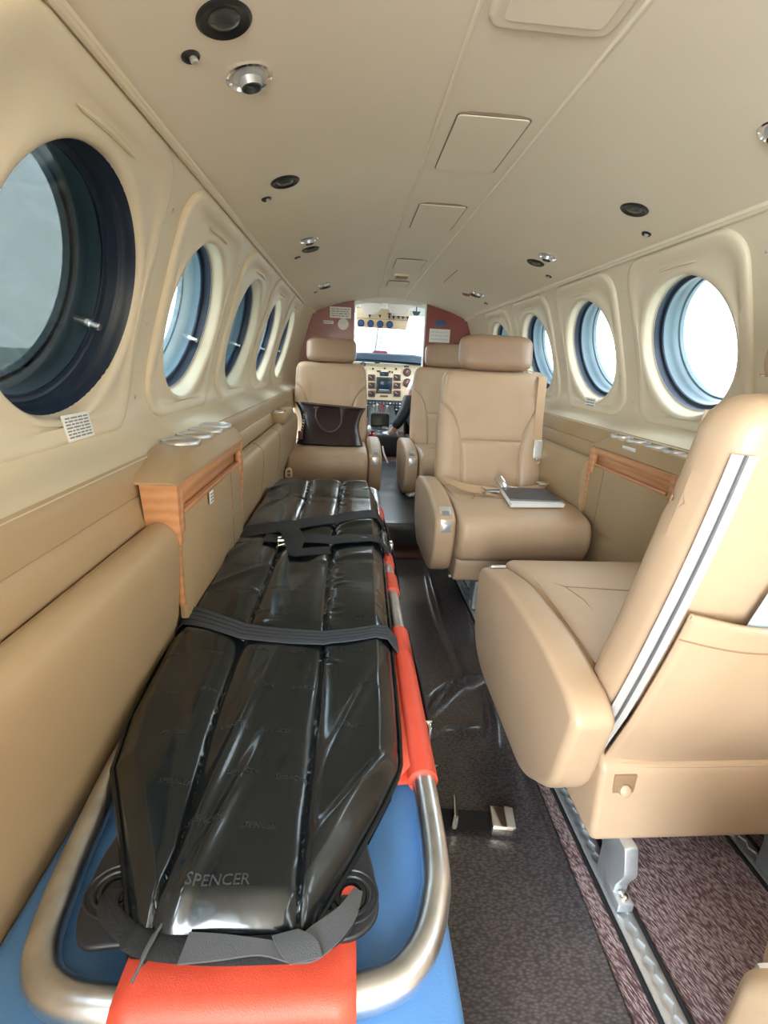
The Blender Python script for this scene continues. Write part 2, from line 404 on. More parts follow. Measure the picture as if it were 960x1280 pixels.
def panel_mesh(side):
    V = []; F = []; n = 96
    x0, x1, y0, y1 = -.252, .252, s_of_z(.801) - SC, s_of_z(1.312) - SC
    c0, tu, on = tangent(side)
    outer = [(0, -.004), (.0, .004), (.003, .0085), (.008, .0110), (.014, .0118), (.03, .012)]
    T = [.15, .3, .45, .6, .75, .88]
    inner = [(.012, .011), (.006, .0095), (.002, .006), (0, .001)]
    rows = []
    for (d, h) in outer:
        rows.append([WS(SC + (rect_dir(a, x0, x1, y0, y1, .085) - d) * math.sin(a), (rect_dir(a, x0, x1, y0, y1, .085) - d) * math.cos(a), h, side) for a in [2 * PI * k / n for k in range(n)]])
    for t in T:
        row = []
        for k in range(n):
            a = 2 * PI * k / n; Ro = rect_dir(a, x0, x1, y0, y1, .085) - .03; r = Ro * (1 - t) + (RW + .012) * t
            row.append(WS(SC + r * math.sin(a), r * math.cos(a), .012 - .006 * math.sin(PI * min(1, t * 1.1)), side))
        rows.append(row)
    for (d, h) in inner:
        rows.append([WS(SC + (RW + d) * math.sin(2 * PI * k / n), (RW + d) * math.cos(2 * PI * k / n), h, side) for k in range(n)])
    for (r, dep) in ((.2035, .008), (.2025, .014), (.201, .021), (.1975, .026)):
        rows.append([c0 + tu * r * math.sin(2 * PI * k / n) + Vector((0, 1, 0)) * r * math.cos(2 * PI * k / n) + on * dep for k in range(n)])
    for r_ in rows: V += r_
    for i in range(len(rows) - 1):
        for k in range(n): F.append((i * n + k, i * n + (k + 1) % n, (i + 1) * n + (k + 1) % n, (i + 1) * n + k))
    # screws' dimples are separate; pressed eyebrow over the window
    eb = []
    for k in range(13):
        y = -.085 + .17 * k / 12; eb.append(WS(SC + .232 + .004 * math.sin(k / 12 * PI), y, .0085, side))
    b = MB(); b.add(V, F); b.tube(eb, [.001 + .0052 * math.sin(PI * k / 12) ** .4 for k in range(13)], 8)
    return b
glass_of = {(-1, 2): dimglass, (-1, 3): clear, (-1, 4): hazeglass}
wn = 0
for side in (-1, 1):
    c0, tu, on = tangent(side)
    pm = None; ring = tube_ = p_out = p_in = knob = None
    wins = []
    for k, yc in enumerate(ST):
        if pm is None: po = panel_mesh(side).build('window_panel', cream, walls[side]); pm = po.data
        else: po = bpy.data.objects.new('window_panel', pm); C.objects.link(po); po.parent = walls[side]
        po.location.y = yc
        # screws on the panel surround
        wn += 1
        e = empty('window_%d' % wn, (c0.x, yc, c0.z)); tag(e, kind='structure')
        if ring is None:
            b = MB(); b.lathe([(.1985, .023), (.1985, .040), (.1975, .046), (.193, .049), (.188, .049), (.187, .054)], (0, 0, 0), on, 72)
            ring = b.build('window_gasket', navy, e).data
            b = MB(); b.lathe([(.188, .052), (.1885, .080), (.1865, .083), (.187, .104), (.182, .107), (.181, .120)], (0, 0, 0), on, 72)
            tube_ = b.build('window_tube', tubem, e).data
            b = MB(); b.lathe([(.190, -.0015), (.190, .0015)], (0, 0, 0), on, 72, True, True)
            p_in = b; b = MB(); b.lathe([(.184, .108), (.184, .112)], (0, 0, 0), on, 72, True, True); p_out = b.build('outer_pane', clear, e).data
            b = MB(); kc = Vector((0, 1, 0)) * -.165 * (1 if side > 0 else -1) + tu * -.055
            b.lathe([(.011, .045), (.011, .052), (.008, .054), (.008, .030), (.006, .028)], kc, on, 16, True, True)
            knob = b.build('polariser_knob', chrome, e).data
        else:
            for nm, me in (('window_gasket', ring), ('window_tube', tube_), ('outer_pane', p_out), ('polariser_knob', knob)):
                o = bpy.data.objects.new(nm, me); C.objects.link(o); o.parent = e
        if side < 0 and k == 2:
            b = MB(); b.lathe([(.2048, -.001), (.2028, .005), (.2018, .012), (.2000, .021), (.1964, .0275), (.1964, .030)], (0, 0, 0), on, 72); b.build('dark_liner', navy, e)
        g = glass_of.get((side, k))
        if g:
            b = MB(); b.lathe([(.1875, .0515), (.1875, .0535)], (0, 0, 0), on, 72, True, True); b.build('inner_pane', g, e)

# screws in the wall between the panels
for side in (-1, 1):
    b = MB()
    for yc in ST[:-1]:
        for z in (.86, 1.02, 1.24):
            p = WS(s_of_z(z), yc + PITCH / 2, 0, side); q = WS(s_of_z(z), yc + PITCH / 2, .01, side)
            b.lathe([(.0045, 0), (.004, .0015), (.0018, .0022)], p, q - p, 10, False, True)
    o = b.build('screw', aluc, walls[side]); o['kind'] = 'stuff'

# ceiling
CP = [(-.616, 1.315), (-.608, 1.3310), (-.585, 1.3400), (-.53, 1.360), (-.46, 1.381), (-.36, 1.405), (-.25, 1.4265), (-.16, 1.4375), (-.116, 1.4415), (-.1135, 1.4385), (-.110, 1.4385), (-.107, 1.4425), (-.05, 1.4495), (0, 1.450)]
CP = CP + [(-a, b) for a, b in reversed(CP[:-1])]
V = []; F = []; ys = [-1.9, 0, 1, 2, 3, 3.44, 3.5, 3.56, 3.62, 3.68, 3.74, 3.8, 4.0]
for y in ys:
    for (x, z) in CP: V.append((x * taper(y), y, z - (1 - taper(y)) * 0.35))
nC = len(CP)
for i in range(len(ys) - 1):
    for k in range(nC - 1): F.append((i * nC + k, i * nC + k + 1, (i + 1) * nC + k + 1, (i + 1) * nC + k))
ceil = mesh('ceiling', V, F, ceilm); tag(ceil, kind='structure')
def ceil_z(x):
    for i in range(nC - 1):
        if CP[i][0] <= x <= CP[i + 1][0]:
            t = (x - CP[i][0]) / (CP[i + 1][0] - CP[i][0]); return CP[i][1] + t * (CP[i + 1][1] - CP[i][1])
def ceil_n(x):
    d = ceil_z(x + .03) - ceil_z(x - .03); return Vector((d / .06, 0, -1)).normalized()
# roof edge moulding on each side
for side in (-1, 1):
    b = MB(); pts = [WS(STOP - .004, y, .004, side) for y in [(-.64 if side < 0 else -1.9), 0, 1, 2, 3, 3.45, 3.55, 3.65, 3.75]]
    b.tube(pts, .0065, 8); b.build('edge_moulding', cream, ceil)
# access hatches in the strip : dark plate as painted gap shade, and the panel itself
def hatch(y0, y1, hw, raised=False):
    zc = 1.449
    b = MB(); b.puff(rpoly([(-hw, y0), (hw, y0), (hw, y1), (-hw, y1)], .012), zc - .0062, zc + .004, .001, 'xy', 2)
    o = b.build('ceiling_hatch', ceilm, ceil, False)
    b = MB(); w_ = .0030
    b.puff(rpoly([(-hw - w_, y0 - w_), (hw + w_, y0 - w_), (hw + w_, y1 + w_), (-hw - w_, y1 + w_)], .012), zc - .0042, zc + .004, .0004, 'xy', 1)
    b.build('hatch_gap', hgap, o, False)
hatch(1.133, 1.415, .0755); hatch(1.70, 1.985, .0755); hatch(2.545, 2.80, .072); hatch(3.20, 3.42, .065)
b = MB(); b.puff(rpoly([(-.095, .52), (.095, .52), (.095, .868), (-.095, .868)], .03), 1.437, 1.452, .008, 'xy', 5)
o = b.build('ceiling_hatch', ceilm, ceil)
b = MB(); b.puff(rpoly([(-.074, .54), (.074, .54), (.074, .842), (-.074, .842)], .012), 1.4345, 1.44, .001, 'xy', 2); b.build('hatch_cover', ceilm, o, False)
b = MB(); b.puff(rpoly([(-.05, 2.965), (.045, 2.965), (.045, 3.07), (-.05, 3.07)], .012), 1.440, 1.452, .003, 'xy', 3)
o = b.build('ceiling_hatch', cream, ceil)
for i in range(4): b = MB(); b.box((-.002, 2.985 + .022 * i, 1.4395), (.07, .006, .004), .001); b.build('slat', tan_seam, o)
b = MB(); b.tube([(.245, y, ceil_z(.245) - .001) for y in (2.62, 2.8, 3.0)], .0022, 6); b.build('hatch_gap', tan_seam, ceil)

# lower side walls
LO = [(.690, .762), (.686, .758), (.681, .748), (.678, .725), (.676, .700), (.679, .697), (.676, .693), (.672, .67), (.668, .65), (.666, .640)]
LED = [(.666, .636), (.658, .645), (.645, .649), (.630, .646), (.617, .637), (.609, .622), (.606, .60), (.607, .56), (.620, .45), (.642, .36), (.652, .16), (.66, .0)]
FACE = [(.666, .636), (.660, .60), (.656, .56), (.645, .50), (.642, .45), (.645, .3), (.652, .16), (.66, 0)]
def sweep(name, prof, side, y0, y1, mt, parent=None, cap=True, ny=1):
    V = []; F = []; n = len(prof)
    for i in range(ny + 1):
        y = y0 + (y1 - y0) * i / ny
        for (x, z) in prof: V.append((side * x * taper(y), y, z))
    for i in range(ny):
        for k in range(n - 1): F.append((i * n + k, i * n + k + 1, (i + 1) * n + k + 1, (i + 1) * n + k))
    if cap: F.append(tuple(range(n))); F.append(tuple(ny * n + k for k in range(n)))
    return mesh(name, V, F, mt, parent)
for side in (-1, 1):
    nm = 'trim_1' if side < 0 else 'trim_2'
    o = sweep(nm, LO + [(.80, .63), (.80, .762)], side, (-.64 if side < 0 else -1.9), 3.95, tan_panel, None, True, 14); tag(o, kind='structure')
    gap = (.872, 1.425) if side < 0 else (1.20, 1.70)
    for (a, bb) in (((-.64 if side < 0 else -1.9), gap[0]), (gap[1], 2.95 if side < 0 else 3.7)):
        q = sweep('side_ledge', LED + [(.76, 0), (.76, .640)], side, a, bb, tan_panel, o, True, 4)
    q = sweep('side_ledge', FACE + [(.76, 0), (.76, .640)], side, gap[0], gap[1], tan_panel, o)
    if side < 0:
        for yy in (1.78, 2.2):
            b = MB(); b.tube([(side * x, yy, z) for x, z in [(.645, .6495), (.630, .6465), (.617, .6375), (.609, .6225), (.606, .60), (.607, .56), (.620, .45)]], .0012, 6); b.build('panel_seam', tan_seam, o)

# floor
V = [(-.8, -1.9, 0), (.8, -1.9, 0), (.8, 2.34, 0), (-.8, 2.34, 0), (-.8, -1.9, -.05), (.8, -1.9, -.05), (.8, 2.34, -.05), (-.8, 2.34, -.05)]
floor = mesh('floor', V, [(0, 1, 2, 3), (7, 6, 5, 4), (0, 4, 5, 1), (1, 5, 6, 2), (2, 6, 7, 3), (3, 7, 4, 0)], carpet, None, False); tag(floor, kind='structure')
# step over the wing spar, and the cockpit floor beyond
step = empty('trim_3', (0, 2.32, 0)); tag(step, kind='structure')
b = MB(); b.puff(rpoly([(2.32, -.04), (2.32, .155), (5.8, .155), (5.8, -.04)], [.001, .02, .001, .001]), -.78, .78, .001, 'yz', 1)
o = b.build('raised_floor', brownside, step); o.location = (0, -2.32, 0)
V = []; F = []; nx, ny = 24, 60
for i in range(ny + 1):
    for j in range(nx + 1):
        x = -.2 + .50 * j / nx; t = i / ny * 1.75
        if t < .12: y, z = 2.306 - .006 * t / .12, .035 + t
        elif t < .17: a = (t - .12) / .05 * PI / 2; y, z = 2.300 + .02 * (1 - math.cos(a)), .155 + .008 * math.sin(a)
        else: y, z = 2.32 + (t - .17), .163
        z += .006 * max(0, noise.noise(Vector((x * 5, y * 6, 1))))
        V.append((x, y, z))
for i in range(ny):
    for j in range(nx): q = i * (nx + 1) + j; F.append((q, q + 1, q + nx + 2, q + nx + 1))
o = mesh('step_cover', V, F, plat, step); o.location = (0, -2.32, 0)
b = MB(); b.puff(rpoly([(-.14, 2.19), (.12, 2.19), (.20, 2.27), (.20, 2.30), (-.14, 2.30)], .03), .001, .022, .008, 'xy', 4)
o = b.build('step_edging', brownside, step); o.location = (0, -2.32, 0)

# seat tracks with scalloped slot
def seat_track(nm, x, y0, y1):
    e = empty(nm, (x, y0, 0)); tag(e, kind='structure')
    prof = [(-.019, 0), (-.019, .004), (-.0165, .006), (-.007, .006), (-.0065, .002), (.0065, .002), (.007, .006), (.0165, .006), (.019, .004), (.019, 0)]
    V = []; F = []; n = len(prof); stepn = int((y1 - y0) / .0064)
    for i in range(stepn + 1):
        y = y0 + (y1 - y0) * i / stepn; wv = .0035 * math.sin(i * PI / 2)
        for k, (px, pz) in enumerate(prof):
            if k in (3, 4): px -= wv
            if k in (5, 6): px += wv
            V.append((px, y - y0, pz))
    for i in range(stepn):
        for k in range(n - 1): F.append((i * n + k, i * n + k + 1, (i + 1) * n + k + 1, (i + 1) * n + k))
    mesh('track_rail', V, F, aluc, e)
    b = MB(); b.box((-.024, (y1 - y0) / 2, .003), (.008, y1 - y0, .007), .002); b.build('carpet_binding', trous, e)
    b = MB(); b.box((.024, (y1 - y0) / 2, .003), (.008, y1 - y0, .007), .002); b.build('carpet_binding', trous, e)
seat_track('trim_4', .250, -.9, 2.3); seat_track('trim_5', .592, -.9, 2.3); seat_track('trim_6', -.254, -.9, 2.3)

# vinyl runner down the aisle, with wrinkles
V = []; F = []; nx, ny = 70, 260
def runner_z(x, y):
    z = .006 + .004 * noise.noise(Vector((x * 4, y * 2.2, 3)))
    u = (x + .20) / .40
    z += .018 * math.exp(-((x - (.115 + .02 * math.sin(y * 3))) / .016) ** 2) * math.exp(-((y - 1.75) / .38) ** 2)
    # bulges where the runner buckles
    for (cx, cy, a, l, wd, h) in ((.10, 1.22, .5, .10, .014, .022), (.02, 1.16, .9, .10, .016, .018), (.13, 1.05, 1.35, .09, .012, .016), (.05, 1.02, .3, .06, .018, .012), (.17, .93, 1.45, .14, .010, .012), (.165, .70, 1.52, .22, .004, .004)):
        dx, dy = x - cx, y - cy; p = dx * math.cos(a) + dy * math.sin(a); q = -dx * math.sin(a) + dy * math.cos(a)
        z += h * math.exp(-(p / l) ** 2 - (q / wd) ** 2)
    return max(z, .0025)
for i in range(ny + 1):
    for j in range(nx + 1):
        y = -.8 + 3.04 * i / ny; x1 = .180 + .022 * min(1, max(0, (y - .4) / .7)) + .016 * min(1, max(0, (y - 1.1) / .7)); x = -.20 + (x1 + .20) * j / nx
        V.append((x, y, runner_z(x, y)))
for i in range(ny):
    for j in range(nx): q = i * (nx + 1) + j; F.append((q, q + 1, q + nx + 2, q + nx + 1))
run = mesh('floor_runner', V, F, runner, None)
md = run.modifiers.new('thick', 'SOLIDIFY'); md.thickness = .0018; md.offset = -1
tag(run, 'glossy dark vinyl runner covering the aisle carpet between stretcher and seats', 'floor mat')

# outside ground and aft bulkhead
b = MB(); b.box((0, 0, -1.35), (900, 900, .1)); o = b.build('ground', grass, None, False); tag(o, kind='structure')

# aft bulkhead; the entrance door on the left behind the camera stands open
b = MB(); b.box((0, -1.92, .70), (1.6, .04, 1.52), .004)
o = b.build('wall_back', cream); tag(o, kind='structure')

# ------------------------------------------------------------------ bulkhead between cabin and cockpit
YB = 3.74
def arch_z(x):
    t = taper(YB); xx = x / t
    if abs(xx) < .608: return ceil_z(xx) - (1 - t) * .35
    return 1.30
def bulkhead(x_in, side, nm):
    pts = [(x_in, .16), (side * .66, .16), (side * .70, .55), (side * .70, .82)]
    for z in (.9, 1.0, 1.1, 1.2, 1.28): pts.append((side * (WS(s_of_z(z), 0, 0, 1).x * taper(YB) - .001), z))
    n = 10
    for k in range(n + 1):
        x = side * (.545 - (.545 - abs(x_in)) * k / n); pts.append((x, arch_z(x) - .001))
    b = MB(); b.puff(pts, YB, YB + .035, .001, 'xz', 1)
    o = b.build(nm, burg); tag(o, kind='structure'); return o
bl = bulkhead(-.276, -1, 'wall_front_left'); br = bulkhead(.262, 1, 'wall_front_right')
# pale jamb edges and header
b = MB(); b.box((-.272, YB + .015, .775), (.008, .055, 1.24), .002); b.build('door_jamb', white, bl)
b = MB(); b.box((.258, YB + .015, .775), (.008, .055, 1.24), .002); b.build('door_jamb', white, br)
b = MB(); b.puff(rpoly([(-.268, 1.335), (-.262, 1.325), (-.2, 1.322), (.2, 1.322), (.24, 1.33), (.246, 1.345), (.246, 1.40), (-.268, 1.40)], .01), YB - .005, YB + .05, .008, 'xz', 4)
o = b.build('trim_7', cockc); tag(o, kind='structure'); o.location.z = .056
def placard(name, label, c, w_, h_, rows, par=None, mt=white, im=inkg, cat='placard', face=-1, seed=1, rim=None):
    """flat card facing -Y at c with rows of small print"""
    e = empty(name, c); tag(e, label, cat)
    b = MB(); b.box((0, 0, 0), (w_, .002, h_), .0008); b.build('card', mt, e)
    if rows:
        rnd = random.Random(seed); b = MB()
        for r in range(rows):
            z = h_ * .40 - h_ * .8 * (r + .5) / rows + h_ * 0.0; x = -w_ * .42
            while x < w_ * .38:
                l = w_ * rnd.uniform(.06, .2); l = min(l, w_ * .42 - x); b.box((x + l / 2, -.0013, z), (l, .0006, h_ * .8 / rows * .45)); x += l + w_ * .035
        o = b.build('print', im, e); o['kind'] = 'stuff'
    return e
placard('placard', 'larger cream placard of small print high on the left burgundy bulkhead', (-.375, YB - .002, 1.296), .155, .076, 4, seed=4)
placard('placard', 'narrow cream strip placard beside the round disc on burgundy bulkhead', (-.462, YB - .002, 1.226), .074, .021, 1, seed=5)
placard('placard', 'white framed card on the right burgundy bulkhead above the headrest', (.373, YB - .002, 1.172), .157, .095, 3, seed=6, im=mat('faint_print', (.6, .62, .64), .5))
e = placard('exit_sign', 'small blue lettered sign on the right burgundy bulkhead above the framed card', (.372, YB - .002, 1.259), .084, .033, 0, mt=inkblue, cat='sign')
text_obj('lettering', 'EXIT', .03, Matrix.Translation((0, -.0014, 0)) @ Matrix.Rotation(PI / 2, 4, 'X'), mat('dark_blue_ink', (.01, .03, .10), .5), e)
e = empty('speaker', (-.353, YB - .002, 1.218)); tag(e, 'round pale speaker disc on the left burgundy bulkhead', 'speaker')
b = MB(); b.lathe([(.040, 0), (.040, .005), (.036, .008), (.030, .006)], (0, 0, 0), (0, -1, 0), 32, True, False); b.build('rim', white, e)
b = MB(); b.lathe([(.0305, .0055), (.018, .0075), (.008, .0085)], (0, 0, 0), (0, -1, 0), 32, False, True); b.build('grille', cockc, e)
b = MB(); b.lathe([(.006, .008), (.005, .011)], (0, 0, 0), (0, -1, 0), 12, True, True); b.build('screw', aluc, e)

# ------------------------------------------------------------------ cockpit
ck = empty('wall_cockpit', (0, 4.5, 0)); tag(ck, kind='structure')
def ckp(b, nm, mt): o = b.build(nm, mt, ck); o.location = (0, -4.5, 0); return o
for side in (-1, 1):
    b = MB(); b.box((side * .68, 4.75, .48), (.04, 2.0, .70), .01); ckp(b, 'side_panel', cockc)
    for (y0, z0, y1, z1) in ((3.9, 1.38, 3.9, .82), (4.42, 1.38, 4.45, .82), (5.0, 1.30, 5.25, .85)):
        b = MB(); b.tube([(side * .52, y0, z0), (side * .62, (y0 + y1) / 2, (z0 + z1) / 2 + .05), (side * .67, y1, z1)], .024, 8); ckp(b, 'window_post', cockc)
    b = MB(); V = [(side * .53, 3.9, 1.36), (side * .53, 4.98, 1.30), (side * .67, 5.2, .83), (side * .67, 3.9, .83)]
    mesh('side_pane', V + [(v[0] + side * .004, v[1], v[2]) for v in V], [(0, 1, 2, 3), (7, 6, 5, 4), (0, 4, 5, 1), (1, 5, 6, 2), (2, 6, 7, 3), (3, 7, 4, 0)], clear, ck, False).location = (0, -4.5, 0)
b = MB(); V = []; F = []
rf = [(3.77, 1.435), (4.0, 1.455), (4.3, 1.45), (4.6, 1.42), (4.72, 1.385)]
b.puff([(y, z) for y, z in rf] + [(y, z + .02) for y, z in reversed(rf)], -.5, .5, .004, 'yz', 2); ckp(b, 'cockpit_roof', cockc)
V = [(-.5, 4.72, 1.39), (.5, 4.72, 1.39), (.62, 5.75, 1.0), (-.62, 5.75, 1.0)]
mesh('windscreen', V + [(v[0], v[1], v[2] + .006) for v in V], [(0, 1, 2, 3), (7, 6, 5, 4), (0, 4, 5, 1), (1, 5, 6, 2), (2, 6, 7, 3), (3, 7, 4, 0)], clear, ck, False).location = (0, -4.5, 0)
b = MB(); b.tube([(-.035, 4.74, 1.37), (-.03, 5.7, 1.01)], .012, 8); ckp(b, 'windscreen_post', cockc)
b = MB(); b.tube([(.01, 4.74, 1.37), (.012, 5.2, 1.19), (.01, 5.7, 1.01)], .007, 8); ckp(b, 'windscreen_post', cockc)
b = MB(); b.box((0, 5.80, .70), (1.3, .05, 1.1), .01); ckp(b, 'firewall', cockc)

ip = empty('instrument_panel', (.06, 4.95, .55)); tag(ip, 'cream instrument panel with gauges and a dark central display in the cockpit', 'instrument panel')
def IP(b, nm, mt, par=None):
    o = b.build(nm, mt, par or ip); o.location = (-.06, -4.95, -.55) if par is None else (0, 0, 0); return o
b = MB(); b.box((.06, 4.985, .755), (1.12, .05, .39), .006); IP(b, 'panel_board', panelc)
b = MB(); b.puff(rpoly([(-.52, .945), (-.46, .955), (-.2, .960), (.3, .955), (.58, .935), (.58, 1.018), (.32, 1.048), (-.2, 1.048), (-.52, 1.01)], .02), 4.86, 5.7, .02, 'xz', 4)
IP(b, 'glareshield', glarem)
b = MB(); b.puff(rpoly([(-.095, 1.03), (.08, 1.03), (.06, 1.073), (-.075, 1.073)], .02), 4.88, 5.1, .01, 'xz', 4); IP(b, 'glareshield_hump', mat('dark_red_vinyl', (.16, .03, .05), .5))
def bezel_box(nm, X, Z, w_, h_, mt, d=.02):
    b = MB(); b.box((X, 4.957, Z), (w_, d, h_), .004); o = IP(b, nm, mt); return o
sc = bezel_box('central_display', .051, .740, .160, .157, radio, .03)
b = MB(); b.box((.051, 4.94, .752), (.122, .004, .10), .001); b.build('screen', screen, sc)
for k in range(8):
    b = MB(); b.box((-.008 + .017 * k, 4.939, .676), (.010, .006, .008), .001); b.build('key', inkg, sc)
b = MB(); b.box((.051, 4.938, .694), (.10, .003, .006), .0); b.build('key_strip', white, sc)
bezel_box('radio_display', .048, .850, .090, .039, screen); bezel_box('label_strip', .054, .632, .082, .016, gaugeface)
def sq_gauge(X, Z, w_, h_):
    o = bezel_box('gauge', X, Z, w_, h_, gaugeface)
    b = MB(); b.lathe([(w_ * .36, 0), (w_ * .34, .004)], (X, 4.948, Z), (0, -1, 0), 20, True, True); b.build('dial', radio, o)
    b = MB(); b.box((X - .01, 4.942, Z + .006), (.03, .002, .003), 0, Matrix.Rotation(.6, 3, 'Y')); b.build('needle', white, o)
for (X, Z) in ((-.081, .809), (-.078, .731), (-.075, .651), (.181, .821), (.185, .742), (.189, .662)): sq_gauge(X, Z, .072, .063)
def rd_gauge(X, Z, r, Y=4.957, par=None):
    b = MB(); b.lathe([(r, 0), (r, .010), (r * .86, .014), (r * .84, .008)], (X, Y, Z), (0, -1, 0), 24, True, True); o = IP(b, 'gauge', radio)
    b = MB(); b.lathe([(r * .82, .009), (r * .8, .0095)], (X, Y, Z), (0, -1, 0), 24, True, True); b.build('dial', gaugeface if r > .03 else screen, o)
    b = MB(); b.box((X, Y - .0105, Z + r * .25), (.003, .002, r * .7), 0, Matrix.Rotation(.5, 3, 'Y')); b.build('needle', white, o)
for (X, Z, r) in ((.280, .876, .041), (.287, .774, .043), (-.170, .934, .024), (-.168, .876, .025), (-.24, .78, .04), (-.24, .68, .04), (.40, .87, .04), (.40, .77, .04), (-.36, .84, .05), (-.36, .72, .05), (.5, .82, .04)): rd_gauge(X, Z, r)
for (X, Z) in ((-.07, .895), (.05, .905), (.165, .905), (0.0, .875), (.10, .875), (-.02, .875), (.13, .87)):
    b = MB(); b.lathe([(.010, 0), (.009, .012), (.006, .014)], (X, 4.96, Z), (0, -1, 0), 12, True, True); IP(b, 'knob', radio)
b = MB(); b.box((.05, 4.956, .925), (.30, .006, .003), 0); IP(b, 'trim_line', inkg)
b = MB(); b.box((-.03, 4.956, .955), (.05, .008, .012), .002); IP(b, 'annunciator', radio)
b = MB(); b.box((.27, 4.956, .932), (.05, .008, .016), .002); IP(b, 'annunciator', radio)
b = MB(); b.box((.06, 4.95, .50), (.75, .08, .18), .01); IP(b, 'lower_panel', radio)
rnd = random.Random(3)
for r in range(3):
    for k in range(12):
        b = MB(); b.box((-.12 + .034 * k, 4.905, .565 - .03 * r), (.018, .008, .012), .002); IP(b, 'switch', inkg if rnd.random() < .7 else white)

# overhead panel
op = empty('overhead_panel', (-.03, 4.3, 1.35)); tag(op, 'cream overhead switch panel with four round gauges above the windscreen', 'control panel')
def OP(b, nm, mt): o = b.build(nm, mt, op); o.location = (.03, -4.3, -1.35); return o
b = MB(); b.puff(rpoly([(-.262, 1.395), (-.25, 1.243), (.178, 1.238), (.212, 1.395)], .008), 4.3, 4.34, .006, 'xz', 3); OP(b, 'panel_board', panelc)
b = MB(); b.box((-.03, 4.297, 1.312), (.44, .004, .003)); OP(b, 'trim_line', inkg)
for X in (-.215, -.132, -.050, .032):
    b = MB(); b.lathe([(.029, 0), (.029, .008), (.024, .011), (.023, .006)], (X, 4.298, 1.272), (0, -1, 0), 24, True, True); OP(b, 'gauge', radio)
    b = MB(); b.lathe([(.022, .007), (.021, .008)], (X, 4.298, 1.272), (0, -1, 0), 20, True, True); OP(b, 'dial', inkblue)
for (X, Z, s_) in ((-.142, 1.352, .036), (-.142, 1.33, .022), (-.055, 1.335, .022), (.025, 1.352, .03), (.062, 1.352, .03), (.025, 1.33, .02), (.062, 1.33, .02), (.105, 1.333, .024), (.143, 1.333, .024), (.182, 1.333, .024)):
    b = MB(); b.box((X, 4.292, Z + .006), (s_, .014, .008), .002); b.box((X, 4.287, Z - .004), (.010, .016, .016), .003); OP(b, 'switch', blackp)
# sun visors, folded, rounded trapezoids with a pale rim
for (xa, xb) in ((-.225, -.045), (.005, .20)):
    e = empty('sun_visor', ((xa + xb) / 2, 4.24, 1.40)); tag(e, ('left' if xa < -.1 else 'right') + ' folded sun visor hanging above the overhead switch panel', 'sun visor')
    cx = (xa + xb) / 2; hw = (xb - xa) / 2
    b = MB(); b.puff(rpoly([(-hw, .035), (hw, .035), (hw * .95, .0), (hw * .45, -.05), (-hw * .45, -.05), (-hw * .95, .0)], .018), -.004, .004, .002, 'xz', 2); b.build('flap', cockc, e)
    b = MB(); b.tube([(-hw * 1.1, -.004, .02), (-hw * .95, -.004, -.004), (-hw * .5, -.004, -.055), (hw * .5, -.004, -.055), (hw * .95, -.004, -.004), (hw * 1.1, -.004, .02)], .0045, 8); b.build('rim', white, e)
    b = MB(); b.box((hw * 1.15, -.002, .022), (.02, .012, .025), .004); b.build('hinge', white, e)
e = empty('compass', (.256, 4.3, 1.372)); tag(e, 'small dark compass hanging right of the overhead switch panel', 'compass')
b = MB(); b.puff(rpoly([(-.036, .016), (.036, .016), (.02, -.014), (-.02, -.014)], .006), -.02, .02, .005, 'xz', 3); b.build('body', glarem, e)
b = MB(); b.box((0, 0, .04), (.008, .008, .06), .001); b.build('bracket', blackp, e)

# centre pedestal
pd = empty('centre_pedestal', (.02, 4.3, .16)); tag(pd, 'dark centre pedestal with levers, radios and trim wheel between the cockpit seats', 'control console')
def PD(b, nm, mt): o = b.build(nm, mt, pd); o.location = (-.02, -4.3, -.16); return o
b = MB(); b.puff(rpoly([(4.15, .16), (4.15, .34), (4.35, .42), (4.6, .50), (4.9, .55), (4.9, .16)], .02), -.11, .15, .012, 'yz', 3); PD(b, 'housing', radio)
b = MB(); b.puff(rpoly([(4.30, .40), (4.32, .52), (4.52, .56), (4.6, .48)], .02), -.10, .07, .01, 'yz', 3); PD(b, 'throttle_quadrant', blackp)
for k, (X, mt_) in enumerate(((-.075, white), (-.045, white), (-.012, redp), (.012, redp), (.045, white))):
    b = MB(); b.tube([(X, 4.36, .52), (X, 4.33, .575 + .01 * (k % 2))], .004, 6); b.box((X, 4.325, .585 + .01 * (k % 2)), (.022, .018, .016), .005); PD(b, 'lever', mt_)
b = MB(); b.lathe([(.052, -.012), (.056, -.006), (.056, .006), (.052, .012)], (-.115, 4.22, .365), (1, 0, 0), 32, True, True); PD(b, 'trim_wheel', silverp)
b = MB(); b.lathe([(.018, -.014), (.018, .014)], (-.117, 4.22, .365), (1, 0, 0), 16, True, True); PD(b, 'wheel_hub', blackp)
for k in range(3):
    b = MB(); b.lathe([(.026, 0), (.024, .008)], (.03 + .0 * k, 4.20 + .09 * k, .357 + .036 * k), (0, -.35, 1), 20, True, True); PD(b, 'knob', inkg if k else silverp)
rnd = random.Random(8)
for r in range(5):
    for k in range(5):
        b = MB(); b.box((-.07 + .04 * k, 4.17 + .05 * r, .352 + .0195 * r), (.02, .012, .008), .002); PD(b, 'button', inkg if rnd.random() < .6 else white)
e = empty('fire_extinguisher', (-.10, 3.95, .16)); tag(e, 'small red canister beside the centre pedestal at the cockpit door', 'canister')
b = MB(); b.lathe([(.028, 0), (.032, .01), (.032, .20), (.024, .225), (.012, .235)], (0, 0, 0), (0, 0, 1), 20, True, True); b.build('bottle', redp, e)
b = MB(); b.box((0, 0, .245), (.02, .05, .014), .004); b.build('handle', blackp, e)
b = MB(); b.tube([(-.015, 3.85, .30), (.0, 3.82, .24), (.035, 3.80, .17)], .008, 8); o = b.build('lever', silverp); tag(o, 'thin pale metal bar lying slanted in the cockpit doorway', 'metal bar')

